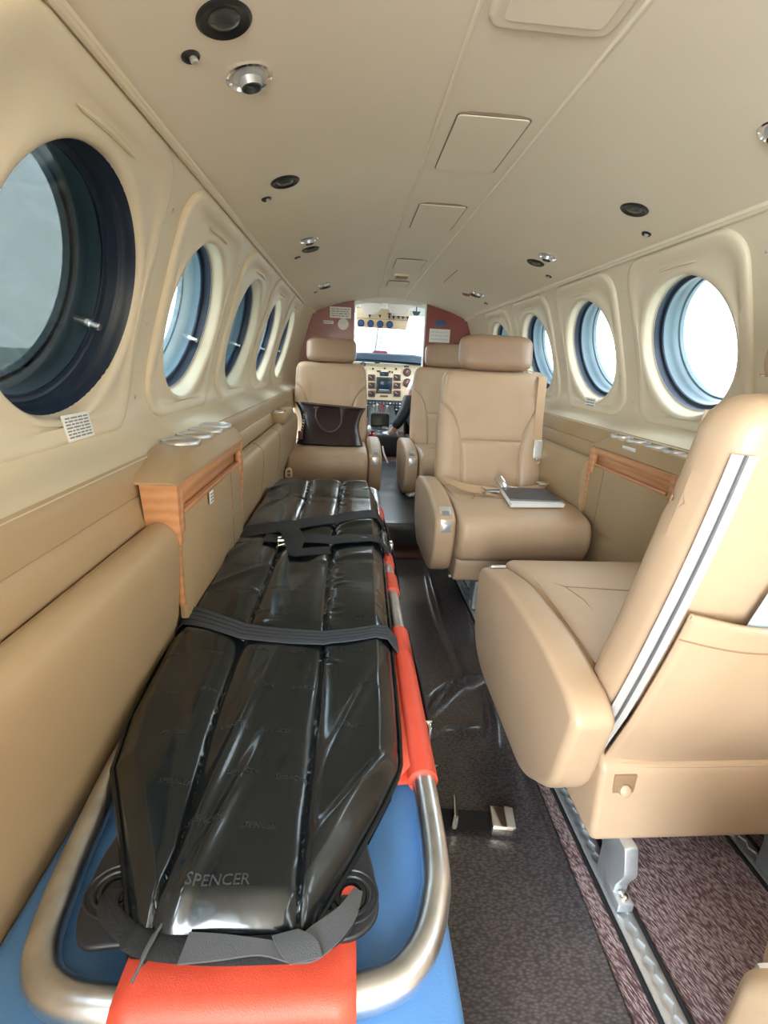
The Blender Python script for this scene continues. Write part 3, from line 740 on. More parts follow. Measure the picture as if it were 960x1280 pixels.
# ------------------------------------------------------------------ cabin seats
def seam_d(x, z, segs):
    d = 1e9
    for (x0, z0, x1, z1) in segs:
        dx, dz = x1 - x0, z1 - z0; L = dx * dx + dz * dz; t = max(0, min(1, ((x - x0) * dx + (z - z0) * dz) / L)) if L else 0
        d = min(d, math.hypot(x - x0 - dx * t, z - z0 - dz * t))
    return d
def segs_of(pts): return [(pts[i][0], pts[i][1], pts[i + 1][0], pts[i + 1][1]) for i in range(len(pts) - 1)]
BACKCURVE = [(a.x, a.y) for a in smooth_pts([(.245, .80, 0), (.205, .775, 0), (.175, .73, 0), (.150, .66, 0), (.138, .58, 0), (.135, .50, 0), (.135, .42, 0)], 5)]
BSEG = segs_of(BACKCURVE) + segs_of([(-x, z) for x, z in BACKCURVE]) + [(-.145, .635, .145, .635)]
def lean(z): return -.190 - .105 * ((z - .42) / .58) - .02 * math.sin(max(0, min(1, (z - .42) / .58)) * PI)      # front surface y at height z
def backrest_mesh(front):
    nu, nv = 110, 110; V = []; F = []
    z0, z1 = .40, .945
    us = [math.sin((i / nu * 2 - 1) * PI / 2) * .35 + (i / nu * 2 - 1) * .65 for i in range(nu + 1)]
    for j in range(nv + 1):
        v = us[int(j * nu / nv)] if nu == nv else j / nv * 2 - 1
        z = (z0 + z1) / 2 + (z1 - z0) / 2 * v
        for i in range(nu + 1):
            u = us[i]
            hw = .252 - .018 * max(0, (z - .6) / .345) ** 1.5
            # round the top corners
            if z > z1 - .055: q = (z - (z1 - .055)) / .055; hw -= .05 * (1 - math.sqrt(max(0, 1 - q * q)))
            x = hw * u
            e = (1 - abs(u) ** 7) ** (1 / 3.0) * (1 - abs(v) ** 14) ** (1 / 3.0)
            if front:
                y = lean(z) - .045 + e * .045
                bol = .010 * max(0, min(1, (abs(x) - .13) / .05)) * (1 if z < .78 else max(0, 1 - (z - .78) / .06))
                y += bol * e
                d = seam_d(x, z, BSEG); y -= .0075 * math.exp(-(d / .0045) ** 2) + .004 * math.exp(-(d / .016) ** 2)
                zz = z
            else:
                y = lean(z) - .045 - e * .066
                # piping ridge line at the sides
                y += .0
            V.append((x, y, z))
    for j in range(nv):
        for i in range(nu): q = j * (nu + 1) + i; F.append((q, q + 1, q + nu + 2, q + nu + 1))
    return V, F
def pillow(cx, cy, cz, sx, sy, sz, pw=4.0, n=28, sag=0.0, rot=0.0):
    """closed rounded cushion, half sizes sx sy sz; thin axis y"""
    V = []; F = []
    g = [math.sin((i / n * 2 - 1) * PI / 2) for i in range(n + 1)]
    for sgn in (1, -1):
        k0 = len(V)
        for j in range(n + 1):
            for i in range(n + 1):
                u, v = g[i], g[j]; e = ((1 - abs(u) ** pw) * (1 - abs(v) ** pw))
                # superellipse outline
                x = u * sx * (1 - .10 * abs(v) ** 6 * 1); z = v * sz * (1 - .16 * abs(u) ** 6)
                y = sgn * sy * e ** .42
                yy = y * math.cos(rot) - z * math.sin(rot); zz = y * math.sin(rot) + z * math.cos(rot)
                V.append((cx + x, cy + yy, cz + zz))
        for j in range(n):
            for i in range(n):
                q = k0 + j * (n + 1) + i; F.append((q, q + 1, q + n + 2, q + n + 1))
    return V, F
CUSH = rpoly([(-.25, .30), (-.25, .43), (-.10, .447), (.20, .462), (.315, .440), (.335, .36), (.31, .275), (.22, .245)], [.02, .02, .05, .08, .06, .07, .06, .03], 8)
BASE = rpoly([(-.30, .135), (-.285, .30), (-.20, .33), (.10, .33), (.25, .25), (.22, .15)], [.02, .02, .02, .03, .03, .02], 5)
ARM = rpoly([(.275, .33), (.24, .235), (.15, .195), (-.17, .185), (-.29, .275), (-.325, .455), (-.285, .482), (-.15, .508), (.06, .508), (.22, .475), (.275, .455)], [.06, .05, .04, .04, .05, .02, .02, .05, .06, .05, .03], 6)
LEAN = Matrix.Rotation(.20, 3, 'X')
def make_seat(name, label, loc, rz, aisle, rails, zfloor=0.0, shoulder=None, lap=False, pocket=False, arm_far=True):
    t = empty(name, (loc[0], loc[1], 0), rz); tag(t, label, 'seat', 'leather cabin seats')
    # base
    b = MB(); b.puff(BASE, -.235, .235, .012, 'yz', 3); base = b.build('seat_base', tan, t)
    # legs on the tracks
    if zfloor < .05:
        for rx in rails:
            for ly in (-.285, .16):
                b = MB()
                b.puff(rpoly([(ly - .03, .14), (ly + .045, .14), (ly + .03, .07), (ly + .03, .008), (ly - .03, .008), (ly - .03, .05), (ly - .045, .09)], .006, 3), rx - .014, rx + .014, .003, 'yz', 2)
                leg = b.build('leg', aluc, t)
                b = MB(); b.box((rx, ly - .028, .020), (.034, .05, .022), .004); b.build('track_foot', aluc, leg)
                b = MB(); b.lathe([(.009, 0), (.009, .006), (.005, .009)], (rx, ly - .04, .03), (0, 0, 1), 12, True, True); b.build('bolt', chrome, leg)
        b = MB(); b.box((0, -.25, .128), (.46, .02, .012), .003); b.box((0, .12, .128), (.46, .02, .012), .003); b.build('cross_tube', aluc, t)
    # cushion
    b = MB(); b.puff(CUSH, -.247, .247, .028, 'yz', 5); cu = b.build('seat_cushion', tan, t)
    for sg in (-1, 1):
        pth = smooth_pts([(sg * .222, -.20, .439), (sg * .222, .05, .455), (sg * .222, .18, .4545), (sg * .222, .27, .4415), (sg * .222, .312, .405), (sg * .222, .318, .36), (sg * .222, .30, .30)], 5)
        b = MB(); b.tube(pth, .0028, 8); b.build('piping', tan, cu)
        pth = [(sg * .135, -.18, .438), (sg * .135, .04, .4535), (sg * .155, .10, .457), (sg * .215, .15, .456)]
        b = MB(); b.tube(pth, .0016, 6); b.build('seam', tan_seam, cu)
    b = MB(); b.tube([(-.155, .10, .457), (0, .085, .4565), (.155, .10, .457)], .0016, 6); b.build('seam', tan_seam, cu)
    # backrest
    V1, F1 = backrest_mesh(True); V2, F2 = backrest_mesh(False)
    b = MB(); b.add(V1, F1); b.add(V2, [tuple(reversed(f)) for f in F2]); bk = b.build('backrest', tan, t)
    # piping round the front edge
    for sg in (-1, 1):
        pth = []
        for k in range(16):
            z = .45 + .47 * k / 15; hw = .252 - .018 * max(0, (z - .6) / .345) ** 1.5; pth.append((sg * (hw - .0145), lean(z) - .0130, z))
        b = MB(); b.tube(pth, .0022, 6); b.build('piping', tan, bk)
    # headrest
    hz = 1.022; hy = lean(1.0) - .045
    b = MB(); b.add(*pillow(0, hy, hz, .168, .058, .078, 5.0, 30, rot=.16)); hd = b.build('headrest', headm, t)
    for sg in (-1, 1):
        b = MB(); b.tube([(sg * .06, hy, .90), (sg * .06, hy, .99)], .006, 10); b.build('headrest_post', chrome, hd)
    b = MB(); b.tube([(x, hy + .0575 - .10 * abs(x) ** 2, hz - .002) for x in ()] or [(-.157, hy + .038, hz - .055), (0, hy + .048, hz - .060), (.157, hy + .038, hz - .055)], .0015, 6); b.build('seam', tan_seam, hd)
    # armrests
    sides = [aisle] + ([-aisle] if arm_far else [])
    for sg in sides:
        if sg == aisle:
            b = MB(); b.puff([(a_, z_ - .026) for a_, z_ in ARM], .252, .332, .018, 'yz', 5)
            if sg < 0: b.V = [Vector((-v.x, v.y, v.z)) for v in b.V]
            am = b.build('armrest', tan, t)
            pth = smooth_pts([(sg * .3265, -.29, .438), (sg * .3265, -.15, .469), (sg * .3265, .06, .469), (sg * .3265, .21, .437), (sg * .3265, .262, .396), (sg * .3265, .262, .32)], 5)
            b = MB(); b.tube(pth, .0022, 6); b.build('piping', tan, am)
            # recline button plate on the front corner
            e = MB(); R_ = Matrix.Rotation(-.62, 3, 'X')
            e.box((sg * .292, .238, .4415), (.044, .050, .008), .003, R_); pl = e.build('button_plate', silverp, am)
            e = MB(); e.box((sg * .292, .248, .4375), (.028, .022, .008), .002, R_); e.build('button', inkg, pl)
            e = MB(); e.box((sg * .292, .2725, .398), (.042, .007, .050), .003, Matrix.Rotation(.06, 3, 'X')); e.build('latch_plate', silverp, pl)
            e = MB(); e.box((sg * .292, .2765, .394), (.026, .004, .024), .002, Matrix.Rotation(.06, 3, 'X')); e.build('latch', aluc, pl)
        else:
            b = MB(); b.puff(rpoly([(.15, .40), (.12, .33), (-.24, .33), (-.28, .40), (-.10, .42), (.10, .42)], .03), .250, .278, .010, 'yz', 3)
            if sg < 0: b.V = [Vector((-v.x, v.y, v.z)) for v in b.V]
            b.build('folded_armrest', tan, t)
    # back face : rear panel, zips, pocket
    def backy(z): return lean(z) - .045 - .066
    if pocket:
        for sg in (-1, 1):
            zs = [.30 + .575 * k / 24 for k in range(25)]
            def zy(z): return backy(max(z, .42)) + (.012 if z > .42 else .012 + (.42 - z) * .35)
            def zx(z): return sg * (.243 - .012 * max(0, (z - .6) / .3) ** 1.5)
            ribbon('zip_tape', [(zx(z) - sg * .018, zy(z) - .0105, z) for z in zs], [(zx(z) + sg * .004, zy(z) + .006, z) for z in zs], .002, zipm, bk)
            b = MB(); b.tube([(zx(z) - sg * .007, zy(z) - .0050, z) for z in zs], .0026, 6); b.build('zip_teeth', zipd, bk)
        # lower rear cover
        V = []; F = []; nx, nz = 30, 30
        for j in range(nz + 1):
            z = .292 + .36 * j / nz
            for i in range(nx + 1):
                x = -.222 + .444 * i / nx; u = x / .222
                y = backy(max(z, .42)) - .004 + (max(0, .42 - z)) * .35 - .010 * (1 - u ** 4)
                tt = j / nz; y -= .018 * (tt ** 2) * (1 - u ** 4) * (1 + .2 * math.sin(x * 30))
                zz = z - .012 * (1 - u ** 2) * tt
                V.append((x, y, zz))
        for j in range(nz):
            for i in range(nx): q = j * (nx + 1) + i; F.append((q, q + 1, q + nx + 2, q + nx + 1))
        o = mesh('rear_pocket', V, F, tan, bk); md = o.modifiers.new('thick', 'SOLIDIFY'); md.thickness = .006; md.offset = 0
        for zz_, r_ in ((.648, .004), (.607, .0016)):
            tt = (zz_ - .292) / .36
            b = MB(); b.tube([(x, backy(zz_) - .0075 - .010 * (1 - (x / .222) ** 4) - .018 * tt ** 2 * (1 - (x / .222) ** 4) * (1 + .2 * math.sin(x * 30)), zz_ - .012 * (1 - (x / .222) ** 2) * tt) for x in [-.222 + .444 * k / 30 for k in range(31)]], r_, 6)
            b.build('seam' if r_ < .003 else 'pocket_hem', tan if r_ > .003 else tan_seam, o)
        b = MB(); b.tube([(x, backy(.42) - .0125 - .008 * (1 - (x / .23) ** 4) + .044, .295) for x in [-.23 + .46 * k / 20 for k in range(21)]], .007, 8); b.build('hem', tan, bk)
        # notch in the base with a fitting
        b = MB(); b.box((aisle * .188, -.2870, .262), (.044, .006, .044), .002); nb = b.build('recess', tan_seam, base)
        b = MB(); b.lathe([(.011, 0), (.011, .010), (.006, .014)], (aisle * .188, -.288, .252), (0, -1, .4), 14, True, True); b.build('fitting', tan, nb)
    if shoulder:
        sg = shoulder
        zs = [.925 - .28 * k / 10 for k in range(11)]
        A = [(sg * .196, lean(z) + .006, z) for z in zs]; B = [(sg * .236, lean(z) + .004, z) for z in zs]
        A = [(sg * .19, -.45, .955), (sg * .194, -.38, .952)] + A; B = [(sg * .23, -.45, .95), (sg * .234, -.38, .947)] + B
        sb = ribbon('shoulder_belt', A, B, .003, belt_tan, t)
        b = MB(); z = .61; b.box((sg * .217, lean(z) + .012, z), (.042, .012, .085), .004, Matrix.Rotation(.22, 3, 'X')); b.build('belt_buckle', silverp, sb)
        b = MB(); b.tube([(sg * .217 + .010 * math.cos(a), lean(.56) + .014, .558 + .012 * math.sin(a)) for a in [2 * PI * k / 14 for k in range(14)]], .0022, 6, True); b.build('belt_ring', chrome, sb)
    if lap:
        A = smooth_pts([(-aisle * .24, -.10, .475), (-aisle * .17, -.02, .470), (-aisle * .08, .0, .466), (.0, .0, .466)], 6)
        B = smooth_pts([(-aisle * .24, -.145, .485), (-aisle * .17, -.065, .480), (-aisle * .08, -.042, .474), (.0, -.04, .474)], 6)
        lb = ribbon('lap_belt', A, B, .003, belt_tan, t)
        A = smooth_pts([(aisle * .235, -.10, .475), (aisle * .17, .03, .472), (aisle * .10, .055, .470), (aisle * .06, .06, .470)], 6)
        B = smooth_pts([(aisle * .235, -.145, .49), (aisle * .16, -.015, .49), (aisle * .09, .015, .486), (aisle * .055, .02, .484)], 6)
        lb2 = ribbon('lap_belt', A, B, .003, belt_tan, t)
        b = MB(); b.box((aisle * .075, .055, .482), (.066, .046, .024), .004, Matrix.Rotation(.3, 3, 'Z')); b.build('belt_buckle', chrome, lb2)
        b = MB(); b.box((aisle * .01, -.01, .500), (.032, .055, .012), .003, Matrix.Rotation(-.9, 3, 'X') @ Matrix.Rotation(.5, 3, 'Z')); b.build('buckle_tongue', chrome, lb)
        b = MB(); b.box((-aisle * .04, -.02, .478), (.05, .012, .008), .002, Matrix.Rotation(-.5, 3, 'Z')); b.build('adjuster', silverp, lb)
        b = MB(); b.box((-aisle * .19, -.07, .488), (.03, .045, .006), .002); b.build('belt_label', silverp, lb)
    return t
make_seat('cabin_seat', 'tan leather seat facing the camera with a magazine and open belt on its cushion', (.372, 1.875), PI, 1, (-.220, .122), 0, shoulder=-1, lap=True)
seat_d = make_seat('cabin_seat', 'tan leather seat seen from behind in the right foreground, rear pocket and zips', (.403, .905), 0, -1, (-.161, .199), 0, pocket=True, arm_far=False)
seat_d.scale.x = .95
make_seat('cabin_seat', 'forward left tan leather seat holding the dark brown handbag, facing the camera', (-.420, 3.02), PI, -1, (), .155)
make_seat('cabin_seat', 'forward right tan leather seat half hidden behind the seat with the magazine', (.385, 3.02), PI, 1, (), .155)
# fifth seat, just its armrest corner shows bottom right
make_seat('cabin_seat', 'pale tan leather seat of which only the rounded armrest corner shows bottom right', (.440, .000), 0, -1, (-.190, .152), 0)

# ------------------------------------------------------------------ fold-out table cabinets with cup holders
def cabinet(side, y0, y1, zt, ztop, cups, label, xf=.603, slot_near=False):
    e = empty('table_cabinet', (side * .66, (y0 + y1) / 2, 0)); tag(e, label, 'cabinet')
    ox, oy = side * .66, (y0 + y1) / 2
    def P(b, nm, mt, par=None):
        b.V = [Vector((side * v.x - ox, v.y - oy, v.z)) for v in b.V]; return b.build(nm, mt, par or e)
    xw = xf + .062
    # wooden carcass: near end, far end, top rail
    b = MB(); b.puff([(xf, zt - .122), (xw, zt - .122), (xw + .006, zt), (xf - .002, zt)], y0, y0 + .014, .001, 'xz', 1); P(b, 'end_panel', wood)
    b = MB(); b.puff([(xf, zt - .14), (xw, zt - .14), (xw + .006, zt), (xf - .002, zt)], y1 - .014, y1, .001, 'xz', 1); P(b, 'end_panel', wood)
    b = MB(); b.box((xf + .008, (y0 + y1) / 2, zt - .014), (.018, y1 - y0 - .03, .026), .003); P(b, 'top_rail', wood)
    b = MB(); b.box((xf + .010, (y0 + y1) / 2 + .01, zt - .066), (.014, y1 - y0 - .07, .012), .004); P(b, 'slot_lip', wood)
    b = MB(); b.box((xf + .022, (y0 + y1) / 2, zt - .045), (.006, y1 - y0 - .05, .05), .001); P(b, 'slot_back', wood)
    for yy in ((y0 + .020), (y1 - .024)):
        b = MB(); b.box((xf + .006, yy, zt - .05), (.018, .022, .10), .006); P(b, 'slot_end', wood)
    for yy in (y0 + .006, y1 - .006):
        b = MB(); b.box((xf + .010, yy, zt - .155), (.012, .010, .20), .002); P(b, 'edge_strip', wood)
    b = MB(); b.box((xf + .012, (y0 + y1) / 2, zt - .18), (.016, y1 - y0 - .028, .225), .004); dr = P(b, 'door_panel', tan_panel)
    b = MB(); b.box((xf + .0036, (y0 + y1) / 2 + .14, zt - .18), (.001, .0025, .22), 0); P(b, 'panel_seam', tan_seam)
    for k in range(3):
        b = MB(); b.lathe([(.0035, 0), (.003, .002)], (xf + .001, y0 + .020, zt - .03 - .03 * k), (-1, 0, 0), 8, True, True); P(b, 'screw', blackp)
    # leather cover: loft with sloped ends
    V = []; F = []
    prof0 = [(xf - .006, zt + .002), (xf + .0, zt + .006), (xf + .014, ztop - .006), (xf + .020, ztop), (xf + .090, ztop + .003), (xf + .094, zt)]
    ysn = [(y0 - .004, .08), (y0 + .01, .35), (y0 + .12, .93), (y0 + .14, 1), (y1 - .06, 1), (y1 - .05, .95), (y1, .75), (y1 + .01, .1)] if not slot_near else [(y0 - .004, .9), (y0 + .01, 1), (y1 - .10, 1), (y1 - .08, .95), (y1 - .005, .25), (y1 + .01, .08)]
    for (y, h) in ysn:
        for (x, z) in prof0: V.append((x, y, zt + .002 + (z - zt - .002) * h if z > zt else z))
    n = len(prof0)
    for i in range(len(ysn) - 1):
        for k in range(n): F.append((i * n + k, i * n + (k + 1) % n, (i + 1) * n + (k + 1) % n, (i + 1) * n + k))
    F.append(tuple(range(n))[::-1]); F.append(tuple((len(ysn) - 1) * n + k for k in range(n)))
    b = MB(); b.add(V, F); cv = P(b, 'leather_cover', tan_panel)
    for cy in cups:
        b = MB(); c = (xf + .058, cy, ztop)
        b.lathe([(.043, -.004), (.0435, .005), (.0415, .0078), (.0385, .0078), (.0360, .004), (.034, -.008), (.033, -.009)], c, (0, 0, 1), 40, False, False); cp = P(b, 'cup_holder', MATS['cup_metal'])
        b = MB(); b.lathe([(.0335, -.0085), (.030, .0012), (.006, .0012)], c, (0, 0, 1), 32, False, True); P(b, 'cup_floor', mat('cup_pad', (.33, .27, .21), .5) if 'cup_pad' not in MATS else MATS['cup_pad'], None)
    return e, P
eL, PL = cabinet(-1, .875, 1.425, .722, .766, (1.085, 1.180, 1.272, 1.365), 'left wood-trimmed table cabinet with four cup holders on top')
b = MB(); b.box((.6015, 1.085, .640), (.002, .028, .030), .0006); pk = PL(b, 'small_placard', white)
b = MB(); [b.box((.6003, 1.085, .648 - .008 * k), (.0006, .018, .003)) for k in range(3)]; PL(b, 'placard_print', inkg)
eR, PR = cabinet(1, 1.20, 1.70, .700, .748, (1.60, 1.50, 1.40, 1.31), 'right wood-trimmed table cabinet partly hidden by the foreground seat', .628, True)
b = MB(); b.box((.634, 1.47, .728), (.003, .075, .012), .001, Matrix.Rotation(-.25, 3, 'Y')); PR(b, 'name_plate', white)

# left forward armrest box with ashtray, on the ledge
e = empty('armrest_box', (-.645, 2.48, .640)); tag(e, 'small tan ashtray box with chrome lid on the left wall ledge', 'ashtray')
b = MB(); b.box((0, .08, .028), (.085, .34, .06), .018, None, 4); b.build('body', tan_panel, e)
b = MB(); b.box((0, -.01, .0585), (.055, .10, .006), .002); b.build('lid', chrome, e)
# belt stowage pouch in the side panel
e = empty('belt_pouch', (-.640, 2.62, .27)); tag(e, 'dark recess with cream belt latch beside the handbag seat', 'pouch')
b = MB(); b.puff(rpoly([(-.06, 0), (-.06, .20), (.07, .22), (.07, .03)], .012, 4), -.006, .010, .002, 'yz', 2); b.build('pocket', blackp, e)
b = MB(); b.puff(rpoly([(-.03, .03), (-.02, .185), (.04, .195), (.045, .05)], .008, 4), .010, .016, .002, 'yz', 2); b.build('inner_panel', tan_seam, e)
b = MB(); b.puff(rpoly([(-.03, .0), (-.025, .045), (-.005, .055), (.01, .045), (.012, .0)], .008, 4), .0, .012, .002, 'xz', 2); lt = b.build('latch', mat('cream_latch', (.78, .60, .42), .4), e); lt.location = (.035, -.085, .065)
b = MB(); b.box((-.006, -.002, .034), (.016, .004, .012), .001); b.box((-.006, -.002, .014), (.016, .004, .014), .001); b.build('latch_slot', tan_seam, lt)

# ------------------------------------------------------------------ ceiling fixtures
def ceil_at(x): return Vector((x, 0, ceil_z(x))), ceil_n(x)
def vent(x, y, lab):
    p, n = ceil_at(x); e = empty('air_vent', (x, y, p.z)); tag(e, lab, 'air vent', 'ceiling air vents')
    b = MB(); b.lathe([(.037, -.004), (.0372, .002), (.033, .005), (.026, .003), (.0212, .0015)], (0, 0, 0), n, 36); b.build('bezel', blackp, e)
    b = MB(); b.lathe([(.0214, -.004), (.0214, .002), (.019, .0038), (.010, .006), (.004, .0065)], (0, 0, 0), n, 30, False, True); b.build('nozzle', darkmetal, e)
def button(x, y, lab):
    p, n = ceil_at(x); e = empty('call_button', (x, y, p.z)); tag(e, lab, 'button', 'ceiling call buttons')
    b = MB(); b.lathe([(.0135, -.003), (.0135, .002), (.0115, .004), (.0095, .0015)], (0, 0, 0), n, 24, False, True); b.build('bezel', blackp, e)
    b = MB(); b.lathe([(.006, 0), (.006, .005), (.004, .007)], Vector((.003, .003, 0)), n, 14, False, True); b.build('push', silverp, e)
def rlight(x, y, lab):
    p, n = ceil_at(x); e = empty('reading_light', (x, y, p.z)); tag(e, lab, 'reading light', 'ceiling reading lights')
    b = MB(); b.lathe([(.0365, -.002), (.037, .003), (.034, .0045), (.031, .0), (.0275, -.008)], (0, 0, 0), n, 36); b.build('bezel', chrome, e)
    b = MB(); b.lathe([(.028, -.008), (.026, .002), (.0185, .006), (.0165, .016)], (0, 0, 0), n, 30); q = b.build('reflector', aluc, e)
    b = MB(); b.lathe([(.0165, .004), (.0165, .016), (.014, .017), (.013, .010), (.004, .013)], (0, 0, 0), n, 24, False, True); b.build('lamp', darkmetal, e)
ords = ['nearest the camera', 'second from the camera', 'third from the camera', 'farthest, by the bulkhead']
for k, y in enumerate((.798, 1.385, 2.13, 3.16)):
    vent(-.457, y, 'black ringed air vent on left ceiling, ' + ords[k])
    button(-.518, y + .052 + (.03 if k else 0), 'small round button beside the left ceiling air vent ' + ords[k])
for k, y in ((0, .931), (2, 1.98), (3, 3.03)): rlight(-.452, y, 'chrome reading light on left ceiling beside the air vent ' + ords[k])
for k, y in enumerate((1.39, 2.10, 3.10)):
    vent(.463, y, 'black ringed air vent on right ceiling, ' + ['nearest in view', 'middle one', 'farthest, by the bulkhead'][k])
    button(.560, y + .09, 'small round button beside the right ceiling air vent ' + ['nearest in view', 'in the middle', 'by the bulkhead'][k])
for k, y in enumerate((.94, 1.974, 3.02)): rlight(.464, y, 'chrome reading light on right ceiling, ' + ['cut off at the right edge of view', 'beside the middle air vent', 'farthest, by the bulkhead'][k])
p, n = ceil_at(.42); e = empty('warning_light', (.42, 3.16, p.z)); tag(e, 'small red fitting on the right ceiling near the bulkhead', 'lamp')
b = MB(); b.lathe([(.026, 0), (.024, .006), (.012, .010)], (0, 0, 0), n, 20, False, True); b.build('lens', burg, e)

# placards on the window walls
def wall_card(y, z, w_, h_, side, rows, label, seed):
    s_ = s_of_z(z); p = WS(s_, y, .0125, side); u = (WS(s_ + .01, y, 0, side) - WS(s_ - .01, y, 0, side)).normalized()
    e = empty('placard', p); tag(e, label, 'placard'); R_ = Matrix((Vector((0, side * -1.0, 0)) * -1, u, (Vector((0, side * -1.0, 0)) * -1).cross(u))).transposed()
    b = MB(); b.box((0, 0, 0), (w_, h_, .0015), .0004); b.V = [R_ @ v for v in b.V]; b.build('card', white, e)
    rnd = random.Random(seed); b = MB()
    for r in range(rows):
        yy = h_ * .42 - h_ * .84 * (r + .5) / rows; x = -w_ * .42
        while x < w_ * .36:
            l = w_ * rnd.uniform(.08, .24); l = min(l, w_ * .43 - x)
            for sg in (-1, 1): b.box((x + l / 2, yy, sg * .0009), (l, h_ * .84 / rows * .5, .0006))
            x += l + w_ * .04
    b.V = [R_ @ v for v in b.V]; o = b.build('print', inkg, e); o['kind'] = 'stuff'
wall_card(.872, .826, .085, .045, -1, 7, 'white instruction placard under the nearest left window', 11)
wall_card(2.03, .835, .09, .04, 1, 3, 'small white placard under the second right window', 12)

# ------------------------------------------------------------------ items on seats and floor
# magazine on the seat
e = empty('magazine', (.440, 1.755, .4655), .04); tag(e, 'dark covered magazine with white pages on the right cabin seat', 'magazine')
e.rotation_euler = (.03, 0, .03); e.scale = (.84, .9, 1)
for nm, z0, z1, mt_, sh in (('pages', .0, .010, paper, 0), ('inner_sheets', .010, .015, white, -.006)):
    b = MB(); b.puff([(-.135, -.115 + sh), (.120, -.105 + sh), (.128, .11 + sh), (-.10, .11 + sh)], z0, z1, .0005, 'xy', 1); b.build(nm, mt_, e)
b = MB(); b.puff([(-.118, -.045), (.124, -.062), (.130, .115), (-.096, .118)], .015, .0175, .0005, 'xy', 1); b.build('cover', bookm, e)
b = MB(); b.puff([(-.125, -.075), (.122, -.085), (.124, -.064), (-.119, -.047)], .0152, .0162, .0003, 'xy', 1); b.build('cover_band', inkg, e)

# card in the rear pocket of the foreground seat
b = MB(); b.box((0, 0, 0), (.13, .003, .09), .001); o = b.build('safety_card', mat('pale_blue_card', (.55, .68, .80), .4)); o.location = (.335, .522, .658); o.rotation_euler = (.16, .12, 0)
tag(o, 'pale blue card tucked in the rear pocket of the foreground seat', 'card')

# handbag
e = empty('handbag', (-.405, 2.905, .462), 0); tag(e, 'dark brown leather handbag leaning on the forward left seat', 'handbag')
V = []; F = []; n = 30
for sgn in (1, -1):
    k0 = len(V)
    for j in range(n + 1):
        for i in range(n + 1):
            u = math.sin((i / n * 2 - 1) * PI / 2); v = j / n
            hw = .215 - .045 * v + .055 * max(0, v - .6) ** 1 * 2.2 * (1 if True else 0)
            hw = .205 - .06 * math.sin(v * PI * .75) + .055 * v
            z = .235 * v * (1 - .0) + .012 * u * -1 * v; x = hw * u
            th = (.058 * (1 - v) ** .7 + .012) * (1 - abs(u) ** 6) ** .5 * (1 if v > .02 else .6)
            th += .006 * noise.noise(Vector((x * 14, z * 14, sgn * 3.0)))
            V.append((x, -sgn * max(th, .001) + .06 * v, z))
    for j in range(n):
        for i in range(n): q = k0 + j * (n + 1) + i; F.append((q, q + 1, q + n + 2, q + n + 1))
# close bottom
nn = (n + 1) * (n + 1)
for i in range(n): F.append((i, i + 1, nn + i + 1, nn + i))
for i in range(n): q = n * (n + 1) + i; F.append((q, q + 1, nn + q + 1, nn + q))
mesh('bag_body', V, F, bagm, e)
pth = smooth_pts([(-.085, .045, .215), (-.085, .018, .16), (-.06, .005, .115), (-.02, 0.0, .085), (.03, 0.0, .09), (.065, .008, .13), (.07, .02, .17), (.07, .045, .215)], 6)
b = MB(); b.tube([(p.x, p.y - .040, p.z) for p in pth], .006, 8); b.build('handle', bagstrap, e)
for x in (-.088, .072):
    b = MB(); b.box((x, .012, .20), (.035, .006, .055), .002, Matrix.Rotation(.25, 3, 'X')); b.build('strap_tab', bagstrap, e)
b = MB(); b.box((0, .045, .232), (.36, .028, .012), .004, Matrix.Rotation(.055, 3, 'Y')); b.build('zip', bagstrap, e)
b = MB()
for k in range(7): 
    c = Vector((-.15 - .003 * k, -.014 - .004 * k, .185 - .016 * k)); b.tube([c + Vector((.006 * math.cos(a), 0, .009 * math.sin(a))) for a in [2 * PI * q / 10 for q in range(10)]], .0018, 5, True)
o = b.build('clasp_chain', chrome, e); o['kind'] = 'stuff'
b = MB(); b.box((-.175, -.055, .06), (.028, .004, .05), .002); b.build('tag', bagstrap, e)

# loose seat belt on the runner
e = empty('floor_seat_belt', (.02, .75, .008), -.16); tag(e, 'black belt end with chrome buckle lying on the runner beside the stretcher', 'seat belt')
A = smooth_pts([(-.13, .022, .004), (-.09, .022, .006), (-.04, .022, .008), (.01, .022, .012), (.03, .022, .014)], 4)
B = [(p.x, p.y - .046, p.z) for p in A]
ribbon('webbing', A, B, .003, webk, e)
b = MB(); b.box((.048, 0, .017), (.050, .054, .026), .006, None, 3); bk = b.build('buckle', chrome, e)
b = MB(); b.box((.066, 0, .030), (.018, .048, .004), .001, Matrix.Rotation(.15, 3, 'Y')); b.build('buckle_flap', silverp, bk)
b = MB(); b.puff(rpoly([(-.02, 0), (.012, .0), (.018, .036), (-.014, .040)], .008), -.026, .026, .001, 'xz', 1); q = b.build('loop', chrome, e); q.location = (-.052, 0, .008); q.scale = (.35, 1, 1)
# cloth scrap under the seat
V = []; F = []; n = 16
for j in range(n + 1):
    for i in range(n + 1):
        x, y = i / n, j / n; V.append((.12 * (x - .5), .12 * (y - .5), .012 + .012 * noise.noise(Vector((x * 5, y * 5, 2))) + .004))
for j in range(n):
    for i in range(n): q = j * (n + 1) + i; F.append((q, q + 1, q + n + 2, q + n + 1))
o = mesh('cloth_scrap', V, F, clothm); o.location = (.325, 1.88, .0); o.modifiers.new('t', 'SOLIDIFY').thickness = .002
tag(o, 'crumpled white cloth on the floor under the seat with the magazine', 'cloth')
